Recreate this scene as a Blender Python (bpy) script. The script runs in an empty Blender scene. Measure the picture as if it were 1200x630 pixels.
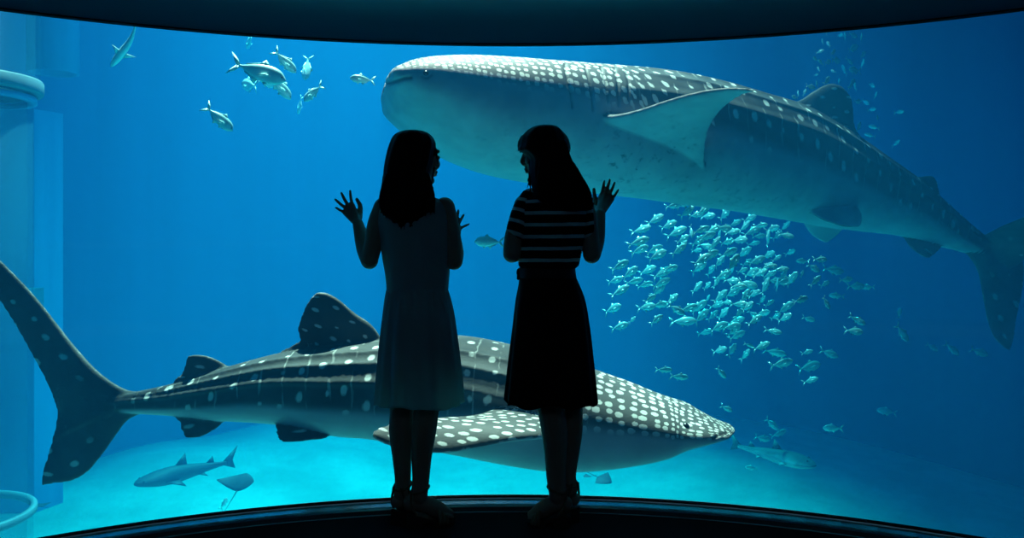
import bpy, bmesh, math, random
import numpy as np
from mathutils import Vector, Matrix, kdtree
S = bpy.context.scene
COL = S.collection
R = math.radians
# ------------------------------------------------------------------ camera
EYE = 1.2          # eye height above the gallery floor
HORIZON = 272.0    # pixel row of the horizon in the 1200x630 frame
FPX = 1000.0
cam_d = bpy.data.cameras.new('camera')
cam_d.sensor_width = 36.0
cam_d.lens = 36.0 * FPX / 1200.0
cam_d.shift_y = -(315.0 - HORIZON) / 1200.0
cam_d.clip_start = 0.05
cam_d.clip_end = 200
cam = bpy.data.objects.new('camera', cam_d)
cam.location = (0, 0, EYE)
cam.rotation_euler = (R(90), 0, 0)
COL.objects.link(cam)
S.camera = cam
# ------------------------------------------------------------------ world, lights, exposure
W = bpy.data.worlds.new('world')
S.world = W
W.use_nodes = True
W.node_tree.nodes['Background'].inputs[0].default_value = (0.0, 0.0, 0.0, 1)
W.node_tree.nodes['Background'].inputs[1].default_value = 0.0
S.view_settings.view_transform = 'Standard'
S.view_settings.look = 'None'
S.view_settings.exposure = 0.0
S.view_settings.gamma = 1.0
S.view_settings.use_curve_mapping = False
S.cycles.max_bounces = 8
S.cycles.diffuse_bounces = 3
S.cycles.glossy_bounces = 2
S.cycles.transmission_bounces = 4
S.cycles.transparent_max_bounces = 16
S.cycles.volume_bounces = 2
S.cycles.sample_clamp_indirect = 4.0
S.cycles.use_denoising = True

def aim(o, target):
    o.rotation_euler = (Vector(target) - o.location).to_track_quat('-Z', 'Y').to_euler()

def spot(name, loc, target, power, color, angle, blend, radius):
    d = bpy.data.lights.new(name, 'SPOT')
    d.energy = power; d.color = color
    d.spot_size = R(angle); d.spot_blend = blend; d.shadow_soft_size = radius
    o = bpy.data.objects.new(name, d); COL.objects.link(o)
    o.location = loc; aim(o, target)
    return o

def ripple_gobo(o, scale, lo, hi):
    """noise in the lamp strength imitates water ripples breaking the beam into soft patches"""
    d = o.data; d.use_nodes = True; t = d.node_tree; em = t.nodes['Emission']
    g = t.nodes.new('ShaderNodeTexCoord'); v = t.nodes.new('ShaderNodeTexNoise')
    v.inputs['Scale'].default_value = scale; v.inputs['Detail'].default_value = 1.5; v.inputs['Distortion'].default_value = 0.8
    r = t.nodes.new('ShaderNodeMapRange'); r.inputs[1].default_value = 0.36; r.inputs[2].default_value = 0.66
    r.inputs[3].default_value = lo; r.inputs[4].default_value = hi
    t.links.new(g.outputs['Normal'], v.inputs['Vector']); t.links.new(v.outputs['Fac'], r.inputs[0]); t.links.new(r.outputs[0], em.inputs['Strength'])

def area(name, loc, target, power, color, sx, sy):
    d = bpy.data.lights.new(name, 'AREA')
    d.energy = power; d.color = color
    d.shape = 'RECTANGLE'; d.size = sx; d.size_y = sy
    o = bpy.data.objects.new(name, d); COL.objects.link(o)
    o.location = loc; aim(o, target)
    return o

key = spot('tank_key_light', (-1.2, 12.0, 17.0), (-1.2, 7.2, 0.0), 280000, (1.0, 0.285, 0.20), 46, 0.9, 0.25)
ripple_gobo(key, 26.0, 0.55, 1.45)
sand_fill = spot('sand_fill_light', (-2.8, 15.0, 16.0), (-1.7, 13.6, -3.5), 92000, (0.25, 0.77, 0.50), 52, 1.0, 0.4)  # added spot, out of view, that brightens the visible sand
room = area('gallery_fill_light', (0, 0.3, 1.98), (0, 0.6, 0.0), 2.0, (0.35, 0.72, 1.0), 3.0, 0.5)  # unseen fill added to lift the girls' backs and the floor
sky = area('tank_skylight', (-2.5, 14.0, 8.2), (-2.5, 14.0, 0.0), 820, (0.12, 0.68, 0.92), 17, 14)

# ------------------------------------------------------------------ helpers
def P(px, py, Y):
    return Vector(((px - 600.0) / FPX * Y, Y, EYE - (py - HORIZON) / FPX * Y))

def tag(o, label=None, cat=None, group=None, kind=None):
    if label: o['label'] = label
    if cat: o['category'] = cat
    if group: o['group'] = group
    if kind: o['kind'] = kind
    return o

def empty(name, loc=(0, 0, 0), label=None, cat=None, group=None):
    o = bpy.data.objects.new(name, None)
    o.empty_display_size = 0.1
    COL.objects.link(o); o.location = loc
    return tag(o, label, cat, group)

def link(name, me, mat=None, parent=None, smooth=True, label=None):
    if mat: 
        me.materials.clear(); me.materials.append(mat)
    if smooth:
        me.polygons.foreach_set('use_smooth', [True] * len(me.polygons))
    o = bpy.data.objects.new(name, me)
    COL.objects.link(o)
    if parent:
        o.parent = parent
        o.matrix_parent_inverse = Matrix.Translation(parent.location).inverted() if parent.type == 'EMPTY' else Matrix()
    if label: o['label'] = label
    return o

def mesh(name, verts, faces):
    me = bpy.data.meshes.new(name)
    me.from_pydata([tuple(v) for v in verts], [], faces)
    bm = bmesh.new(); bm.from_mesh(me)
    bmesh.ops.recalc_face_normals(bm, faces=bm.faces)
    bm.to_mesh(me); bm.free()
    me.update()
    return me

def mat(name, color, rough=0.6, spec=0.3, **kw):
    m = bpy.data.materials.new(name); m.use_nodes = True
    b = m.node_tree.nodes['Principled BSDF']
    b.inputs['Base Color'].default_value = (*color, 1)
    b.inputs['Roughness'].default_value = rough
    b.inputs['Specular IOR Level'].default_value = spec
    for k, v in kw.items():
        b.inputs[k].default_value = v
    return m

class NT:
    """small node-tree writer"""
    def __init__(s, m):
        s.t = m.node_tree; s.n = s.t.nodes; s.l = s.t.links
    def add(s, typ, ins=None, **props):
        n = s.n.new(typ)
        for k, v in props.items(): setattr(n, k, v)
        for k, v in (ins or {}).items():
            if hasattr(v, 'is_linked') or hasattr(v, 'links'): s.l.new(v, n.inputs[k])
            else: n.inputs[k].default_value = v
        return n
    def math(s, op, a, b=0.0, c=0.0, clamp=False):
        n = s.add('ShaderNodeMath', {0: a, 1: b, 2: c}, operation=op, use_clamp=clamp)
        return n.outputs[0]
    def mix(s, f, a, b, blend='MIX'):
        n = s.n.new('ShaderNodeMix'); n.data_type = 'RGBA'; n.blend_type = blend
        for sock, v in ((n.inputs[0], f), (n.inputs[6], a), (n.inputs[7], b)):
            if hasattr(v, 'links'): s.l.new(v, sock)
            else: sock.default_value = v if not isinstance(v, tuple) or len(v) == 4 else (*v, 1)
        return n.outputs[2]
    def ss(s, x, lo, hi):
        n = s.add('ShaderNodeMapRange', {0: x, 1: lo, 2: hi, 3: 0.0, 4: 1.0}, interpolation_type='SMOOTHSTEP')
        return n.outputs[0]
    def noise(s, vec, scale, detail=2.0, rough=0.5):
        n = s.add('ShaderNodeTexNoise', {'Scale': scale, 'Detail': detail, 'Roughness': rough})
        if vec is not None: s.l.new(vec, n.inputs['Vector'])
        return n.outputs['Fac']
    def bump(s, h, strength, dist, bsdf):
        n = s.add('ShaderNodeBump', {'Height': h, 'Strength': strength, 'Distance': dist})
        s.l.new(n.outputs[0], bsdf.inputs['Normal'])

def smooth_curve(pts, n):
    """Catmull-Rom through points, resampled to n"""
    a = np.array([tuple(p) for p in pts], float)
    seg = np.linalg.norm(np.diff(a, axis=0), axis=1) ** 0.5
    t = np.concatenate([[0], np.cumsum(np.maximum(seg, 1e-6))])
    m = np.zeros_like(a)
    for i in range(len(a)):
        if i == 0: m[i] = (a[1] - a[0]) / (t[1] - t[0])
        elif i == len(a) - 1: m[i] = (a[-1] - a[-2]) / (t[-1] - t[-2])
        else:
            d0 = (a[i] - a[i-1]) / (t[i] - t[i-1]); d1 = (a[i+1] - a[i]) / (t[i+1] - t[i])
            h0 = t[i] - t[i-1]; h1 = t[i+1] - t[i]
            m[i] = (d0 * h1 + d1 * h0) / (h0 + h1)
    out = []
    for q in np.linspace(0, t[-1], n):
        i = min(max(np.searchsorted(t, q) - 1, 0), len(a) - 2)
        h = t[i+1] - t[i]; x = (q - t[i]) / h
        out.append((2*x**3 - 3*x**2 + 1) * a[i] + (x**3 - 2*x**2 + x) * h * m[i] + (-2*x**3 + 3*x**2) * a[i+1] + (x**3 - x**2) * h * m[i+1])
    return np.array(out)

def prism(plan, z0, z1):
    """closed vertical prism over a plan polygon [(x, y)...]"""
    n = len(plan)
    v = [(x, y, z0) for x, y in plan] + [(x, y, z1) for x, y in plan]
    f = [tuple(range(n))[::-1], tuple(range(n, 2 * n))]
    f += [(i, (i + 1) % n, n + (i + 1) % n, n + i) for i in range(n)]
    return v, f

def sweep(profile, path_fn, ts):
    """closed profile [(r, z)...] swept along path_fn(t, r) -> (x, y)"""
    v, f = [], []; k = len(profile)
    for t in ts:
        for r, z in profile:
            x, y = path_fn(t, r); v.append((x, y, z))
    for i in range(len(ts) - 1):
        for j in range(k):
            f.append((i*k + j, i*k + (j+1) % k, (i+1)*k + (j+1) % k, (i+1)*k + j))
    f.append(tuple(range(k))); f.append(tuple(range((len(ts)-1)*k, len(ts)*k))[::-1])
    return v, f

# ------------------------------------------------------------------ setting: gallery
GC = (0.0, 3.75 - 3.28); GR = 3.28       # plan circle of the window
GA = R(72)
def arc(t, r): return (GC[0] + r * math.sin(t), GC[1] + r * math.cos(t))
TS = np.linspace(-GA, GA, 61)
CEIL = 2.025

m_carpet = mat('carpet_charcoal', (0.035, 0.042, 0.05), 0.95, 0.05)
nt = NT(m_carpet); bs = nt.n['Principled BSDF']
tc = nt.add('ShaderNodeTexCoord').outputs['Object']
h = nt.noise(tc, 180, 3)
nt.l.new(nt.mix(h, (0.026, 0.03, 0.036), (0.05, 0.056, 0.062)), bs.inputs['Base Color'])
nt.bump(h, 0.6, 0.004, bs)
m_wallg = mat('gallery_wall_black', (0.01, 0.011, 0.013), 0.8, 0.1)
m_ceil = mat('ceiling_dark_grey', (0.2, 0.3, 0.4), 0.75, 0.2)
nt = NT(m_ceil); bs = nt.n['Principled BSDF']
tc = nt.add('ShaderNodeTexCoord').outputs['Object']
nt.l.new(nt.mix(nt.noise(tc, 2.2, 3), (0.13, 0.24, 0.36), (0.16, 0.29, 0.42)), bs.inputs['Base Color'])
m_metal = mat('trim_grey_metal', (0.78, 0.80, 0.82), 0.22, 0.5, Metallic=0.95)
m_rubber = mat('seal_black_rubber', (0.012, 0.013, 0.014), 0.6, 0.3)

# floor and ceiling follow the window's curve
def disc_plan(r):
    pts = [arc(t, r) for t in TS]
    return pts + [(3.12, -4.5), (-3.12, -4.5)]
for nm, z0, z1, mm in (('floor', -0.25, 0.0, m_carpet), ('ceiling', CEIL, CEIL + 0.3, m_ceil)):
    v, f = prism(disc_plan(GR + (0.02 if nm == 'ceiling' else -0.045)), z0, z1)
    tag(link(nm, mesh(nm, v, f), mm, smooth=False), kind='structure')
def box(x0, x1, y0, y1, z0, z1):
    return prism([(x0, y0), (x1, y0), (x1, y1), (x0, y1)], z0, z1)
ex, ey = arc(GA, GR)
for nm, b in (('wall_left', (-3.35, -3.12, -4.7, 1.52, -0.25, CEIL + 0.3)), ('wall_right', (3.12, 3.35, -4.7, 1.52, -0.25, CEIL + 0.3)),
              ('wall_back', (-3.35, 3.35, -4.7, -4.5, -0.25, CEIL + 0.3)),
              ):
    v, f = box(*b); tag(link(nm, mesh(nm, v, f), m_wallg, smooth=False), kind='structure')
# tank wall above and below the window (follows the curve)
def band(name, r0, r1, z0, z1, mm, ts=TS):
    v, f = sweep([(r0, z0), (r1, z0), (r1, z1), (r0, z1)], arc, ts)
    return tag(link(name, mesh(name, v, f), mm, smooth=False), kind='structure')
m_conc = mat('tank_concrete_blue', (0.01, 0.05, 0.10), 0.85, 0.1)
TW = np.linspace(-R(73), R(73), 61)
band('wall_upper', GR + 0.022, GR + 0.35, 2.16, 9.0, m_conc, TW)
band('wall_lower', GR + 0.022, GR + 0.35, -6.5, -0.14, m_conc, TW)
# unseen slab added to keep the key light out of the gallery
v, f = box(-17, 17, 3.0, 7.1, 7.2, 7.5)
tag(link('key_blocker_slab', mesh('key_blocker_slab', v, f), m_conc, smooth=False), kind='structure')
# window seal and lower trim: stepped curved strip
band('trim_1', GR - 0.02, GR + 0.02, CEIL - 0.005, CEIL, m_rubber)
v, f = sweep([(GR - 0.105, 0.0005), (GR - 0.044, 0.0005), (GR - 0.044, -0.25), (GR + 0.02, -0.25), (GR + 0.02, 0.038), (GR - 0.010, 0.038), (GR - 0.012, 0.034), (GR - 0.078, 0.0335), (GR - 0.090, 0.0315), (GR - 0.097, 0.026), (GR - 0.099, 0.008), (GR - 0.105, 0.006)], arc, TS)
tag(link('trim_2', mesh('trim_2', v, f), m_metal, smooth=False), kind='structure')
v, f = sweep([(GR - 0.006, 0.038), (GR + 0.02, 0.038), (GR + 0.02, 0.043), (GR - 0.006, 0.043)], arc, TS)
tag(link('trim_3', mesh('trim_3', v, f), m_rubber, smooth=False), kind='structure')
# acrylic pane
m_glass = bpy.data.materials.new('acrylic_pane'); m_glass.use_nodes = True
nt = NT(m_glass); nt.n.remove(nt.n['Principled BSDF']); out = nt.n['Material Output']
tr = nt.add('ShaderNodeBsdfTransparent', {'Color': (0.97, 0.985, 0.99, 1)})
gl = nt.add('ShaderNodeBsdfGlossy', {'Color': (1, 1, 1, 1), 'Roughness': 0.02})
fr = nt.add('ShaderNodeFresnel', {'IOR': 1.12})
mx = nt.add('ShaderNodeMixShader', {0: fr.outputs[0], 1: tr.outputs[0], 2: gl.outputs[0]})
nt.l.new(mx.outputs[0], out.inputs[0])
v, f = sweep([(GR + 0.002, 0.035), (GR + 0.018, 0.035), (GR + 0.018, CEIL), (GR + 0.002, CEIL)], arc, TS)
tag(link('window_1', mesh('window_1', v, f), m_glass), kind='structure')

# ------------------------------------------------------------------ setting: tank
SAND = -3.55
BW = [(-17, 2.0), (-13.0, 9.0), (-10.3, 14.6), (-8.7, 17.6), (-6.0, 20.4), (-2.0, 22.3), (2.0, 22.9), (6.0, 22.6), (9.0, 20.5), (11.5, 16.5), (14.0, 10.5), (17, 2.0)]
bw = smooth_curve([(x, y, 0) for x, y in BW], 121)
def off(i, d):
    a = bw[max(i-1, 0)]; b = bw[min(i+1, len(bw)-1)]
    t = (b - a) / np.linalg.norm(b - a)
    return (bw[i][0] - t[1] * d, bw[i][1] + t[0] * d)
inner = [(p[0], p[1]) for p in bw]; outer = [off(i, 0.4) for i in range(len(bw))]
m_tank = mat('tank_wall_blue_paint', (0.02, 0.22, 0.55), 0.8, 0.1)
nt = NT(m_tank); bs = nt.n['Principled BSDF']
tcn = nt.add('ShaderNodeTexCoord').outputs['Object']
sx = nt.add('ShaderNodeMapping', {'Vector': tcn, 'Scale': (0.55, 0.55, 0.02)}).outputs[0]
wv = nt.noise(sx, 1.6, 3, 0.6)
nt.l.new(nt.mix(nt.ss(wv, 0.3, 0.7), (0.012, 0.175, 0.33), (0.016, 0.225, 0.40)), bs.inputs['Base Color'])
v, f = prism(inner + outer[::-1], -7.0, 9.0)
n = len(inner)
f = [q for q in f if len(q) == 4]
m2 = 2 * n
f += [(i, i+1, m2-2-i, m2-1-i) for i in range(n-1)] + [(m2+i, m2+i+1, m2+m2-2-i, m2+m2-1-i) for i in range(n-1)]
tag(link('wall_far', mesh('wall_far', v, f), m_tank), kind='structure')
v, f = box(-17.2, 17.2, 1.3, 2.0, -7.0, 9.0)
# side returns of the tank front wall beyond the window
for nm, x0, x1 in (('wall_tank_left', -17.2, -3.13), ('wall_tank_right', 3.13, 17.2)):
    v, f = box(x0, x1, 1.0, 1.46, -7.0, 9.0); tag(link(nm, mesh(nm, v, f), m_conc, smooth=False), kind='structure')

m_sand = mat('sand_pale', (0.62, 0.60, 0.50), 0.95, 0.05)
nt = NT(m_sand); bs = nt.n['Principled BSDF']
tcn = nt.add('ShaderNodeTexCoord').outputs['Object']
big = nt.noise(tcn, 0.55, 4, 0.6); fine = nt.noise(tcn, 6.0, 5, 0.7)
c = nt.mix(nt.ss(big, 0.35, 0.68), (0.36, 0.36, 0.31), (0.52, 0.51, 0.44))
c = nt.mix(nt.math('MULTIPLY', nt.ss(fine, 0.5, 0.72), 0.4), c, (0.34, 0.34, 0.29))
nt.l.new(c, bs.inputs['Base Color'])
nt.bump(fine, 0.5, 0.06, bs)
def sand_z(x, y):
    z = SAND + 0.10 * math.sin(0.55 * x + 0.3 * y) * math.cos(0.42 * y - 0.2 * x) + 0.05 * math.sin(1.7 * x + 1.1 * y + 1)
    z += 0.35 * math.exp(-((x + 6.0) / 2.6) ** 2 - ((y - 17.5) / 3.5) ** 2)
    z -= 0.035 * max(0.0, x - 3.0) ** 1.4
    return z
NX, NY = 110, 90
xs = np.linspace(-18, 18, NX); ys = np.linspace(1.0, 24, NY)
v = [(x, y, sand_z(x, y)) for y in ys for x in xs]
f = [(j*NX+i, j*NX+i+1, (j+1)*NX+i+1, (j+1)*NX+i) for j in range(NY-1) for i in range(NX-1)]
tag(link('sand_bed', mesh('sand_bed', v, f), m_sand), kind='structure')

# water: one closed body of water between the pane and the far wall
m_water = bpy.data.materials.new('sea_water'); m_water.use_nodes = True
nt = NT(m_water); nt.n.remove(nt.n['Principled BSDF']); out = nt.n['Material Output']
sc_ = (0.0004, 0.0105, 0.024)       # scattering per metre
ab_ = (0.26, 0.042, 0.010)         # absorption per metre
k1 = max(sc_); k2 = max(ab_) * 1.001
vs = nt.add('ShaderNodeVolumeScatter', {'Color': (*[x / k1 for x in sc_], 1), 'Density': k1, 'Anisotropy': 0.0})
va = nt.add('ShaderNodeVolumeAbsorption', {'Color': (*[1 - x / k2 for x in ab_], 1), 'Density': k2})
ad = nt.add('ShaderNodeAddShader', {0: vs.outputs[0], 1: va.outputs[0]})
nt.l.new(ad.outputs[0], out.inputs['Volume'])
front = [arc(t, GR + 0.0185) for t in np.linspace(-R(71), R(71), 81)]
plan = [(16.9, front[-1][1])] + [(p[0] * 1.01, p[1] + 0.1) for p in bw[::-1][1:-1]] + [(-16.9, front[0][1])] + front
v, f = prism(plan, -6.8, 7.0)
wo = link('water', mesh('water', v, f), m_water, smooth=False)
tag(wo, 'clear blue sea water filling the whole tank behind the window', 'water', kind='stuff')
# ------------------------------------------------------------------ whale sharks
def shark_material(name, speckle):
    m = bpy.data.materials.new(name); m.use_nodes = True
    nt = NT(m); bs = nt.n['Principled BSDF']
    bs.inputs['Roughness'].default_value = 0.62
    bs.inputs['Specular IOR Level'].default_value = 0.25
    A = lambda n: nt.add('ShaderNodeAttribute', attribute_name=n)
    sp = A('spot').outputs['Vector']; tone = A('tone').outputs['Fac']
    dark = A('groove').outputs['Fac']; head = A('head').outputs['Fac']
    ob = nt.add('ShaderNodeTexCoord').outputs['Object']
    def vor(randomness, scale=1.0, off=(0, 0, 0)):
        mp = nt.add('ShaderNodeMapping', {'Vector': sp, 'Location': off, 'Scale': (scale, scale, scale)}).outputs[0]
        v = nt.add('ShaderNodeTexVoronoi', {'Vector': mp, 'Scale': 1.0, 'Randomness': randomness}, voronoi_dimensions='2D', feature='F1')
        return v
    # pale round spots in rows; denser and larger on the head
    v1 = vor(0.42)
    r1 = nt.math('MULTIPLY_ADD', head, 0.185, 0.125)
    jit = nt.math('MULTIPLY_ADD', nt.add('ShaderNodeSeparateColor', {0: v1.outputs['Color']}).outputs[0], 0.10, -0.05)
    d1 = nt.math('SUBTRACT', v1.outputs['Distance'], nt.math('ADD', r1, jit))
    s1 = nt.ss(nt.math('MULTIPLY', d1, -1.0), -0.05, 0.05)
    # thin pale bars between the columns of spots on the body
    sxyz = nt.add('ShaderNodeSeparateXYZ', {0: sp})
    wob = nt.noise(sp, 1.3, 2)
    fr = nt.math('FRACT', nt.math('ADD', sxyz.outputs[0], nt.math('MULTIPLY_ADD', wob, 0.3, -0.15)))
    bar = nt.ss(nt.math('MULTIPLY', nt.math('ABSOLUTE', nt.math('SUBTRACT', fr, 0.5)), -1.0), -0.095, -0.03)
    # the cell centres sit at .5 of both axes in a low-randomness cell grid, so bars go on the cell edges
    fr2 = nt.math('FRACT', nt.math('ADD', nt.math('ADD', sxyz.outputs[0], 0.5), nt.math('MULTIPLY_ADD', wob, 0.3, -0.15)))
    bar2 = nt.ss(nt.math('MULTIPLY', nt.math('ABSOLUTE', nt.math('SUBTRACT', fr2, 0.5)), -1.0), -0.060, -0.015)
    brk = nt.ss(nt.noise(sp, 1.1, 1), 0.42, 0.6)
    bars = nt.math('MULTIPLY', nt.math('MULTIPLY', nt.math('MULTIPLY', bar2, brk), nt.math('SUBTRACT', 1.0, sxyz.outputs[2])), nt.math('MULTIPLY_ADD', head, -0.36, 0.4))
    pat = nt.math('MULTIPLY', nt.math('MAXIMUM', s1, bars), nt.math('SUBTRACT', 1.0, A('quiet').outputs['Fac']))
    mott = nt.noise(ob, 3.5, 4, 0.6); mf = nt.noise(ob, 26, 4, 0.6)
    base = nt.mix(nt.ss(mott, 0.3, 0.7), (0.038, 0.043, 0.043), (0.075, 0.082, 0.08))
    base = nt.mix(nt.math('MULTIPLY', head, 0.5), base, (0.115, 0.12, 0.115))
    spotc = nt.mix(mf, (0.72, 0.72, 0.66), (0.86, 0.86, 0.80))
    back = nt.mix(nt.math('MULTIPLY', pat, 0.9), base, spotc)
    belly = nt.mix(nt.ss(mott, 0.3, 0.75), (0.35, 0.34, 0.38), (0.44, 0.43, 0.47))
    if speckle:
        msk = A('speckle').outputs['Fac']
        n2 = nt.noise(ob, 13, 5, 0.7)
        belly = nt.mix(nt.math('MULTIPLY', nt.ss(n2, 0.53, 0.66), msk), belly, (0.12, 0.13, 0.13))
    # the tone of the hide fades from back to belly with a ragged edge
    tj = nt.math('ADD', tone, nt.math('MULTIPLY_ADD', mott, 0.3, -0.15))
    col = nt.mix(nt.ss(tj, 0.25, 0.75), belly, back)
    col = nt.mix(dark, col, (0.02, 0.022, 0.024))
    nt.l.new(col, bs.inputs['Base Color'])
    nt.bump(nt.noise(ob, 60, 3), 0.15, 0.01, bs)
    return m

PWT = 0.84
class Hull:
    """collects closed shells with their pattern attributes, then fuses them into one skin"""
    def __init__(s): s.v = []; s.f = []; s.spot = []; s.tone = []; s.head = []
    def shell(s, verts, faces, spot, tone, head):
        b = len(s.v); s.v += [tuple(q) for q in verts]; s.f += [tuple(i + b for i in q) for q in faces]
        s.spot += list(spot); s.tone += list(tone); s.head += list(head)
    def build(s, name, voxel, smooth=2):
        me = mesh(name + '_cage', s.v, s.f)
        src_n = np.zeros(len(me.vertices) * 3); me.vertices.foreach_get('normal', src_n); src_n = src_n.reshape(-1, 3)
        o = bpy.data.objects.new(name + '_cage', me); COL.objects.link(o)
        r = o.modifiers.new('r', 'REMESH'); r.mode = 'VOXEL'; r.voxel_size = voxel
        sm = o.modifiers.new('s', 'SMOOTH'); sm.iterations = smooth; sm.factor = 0.5
        dg = bpy.context.evaluated_depsgraph_get()
        out = bpy.data.meshes.new_from_object(o.evaluated_get(dg))
        bpy.data.objects.remove(o)
        n = len(out.vertices)
        co = np.zeros(n * 3); out.vertices.foreach_get('co', co); co = co.reshape(-1, 3)
        nn = np.zeros(n * 3); out.vertices.foreach_get('normal', nn); nn = nn.reshape(-1, 3)
        kd = kdtree.KDTree(len(s.v))
        for i, q in enumerate(s.v): kd.insert(q, i)
        kd.balance()
        spot = np.zeros((n, 3)); tone = np.zeros(n); head = np.zeros(n)
        sv = np.array(s.spot); stn = np.array(s.tone); shd = np.array(s.head)
        for i in range(n):
            c = kd.find_n(Vector(co[i]), 10)
            w = 0.0; acc = np.zeros(5); lead = None
            for (p, j, d) in c:
                if src_n[j] @ nn[i] < 0.15: continue
                if lead is None: lead = sv[j]
                if abs(sv[j] - lead).max() > 1.0: continue
                q = 1.0 / (d + 1e-4) ** 2
                acc[:3] += q * sv[j]; acc[3] += q * stn[j]; acc[4] += q * shd[j]; w += q
            if w == 0:
                j = c[0][1]; acc[:3] = sv[j]; acc[3] = stn[j]; acc[4] = shd[j]; w = 1.0
            spot[i] = acc[:3] / w; tone[i] = acc[3] / w; head[i] = acc[4] / w
        # soften the tone where the fins run into the body
        ed = np.zeros(len(out.edges) * 2, dtype=np.int64); out.edges.foreach_get('vertices', ed); ed = ed.reshape(-1, 2)
        deg = np.bincount(ed.ravel(), minlength=n).astype(float)
        for it in range(8):
            sm_t = np.bincount(ed[:, 0], tone[ed[:, 1]], n) + np.bincount(ed[:, 1], tone[ed[:, 0]], n)
            tone = 0.5 * tone + 0.5 * sm_t / np.maximum(deg, 1)
        return out, co, nn, spot, tone, head

def fattr(me, name, data):
    a = me.attributes.new(name, 'FLOAT', 'POINT'); a.data.foreach_set('value', np.ascontiguousarray(data, dtype=np.float32))
def vattr(me, name, data):
    a = me.attributes.new(name, 'FLOAT_VECTOR', 'POINT'); a.data.foreach_set('vector', np.ascontiguousarray(data, dtype=np.float32).ravel())

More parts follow.
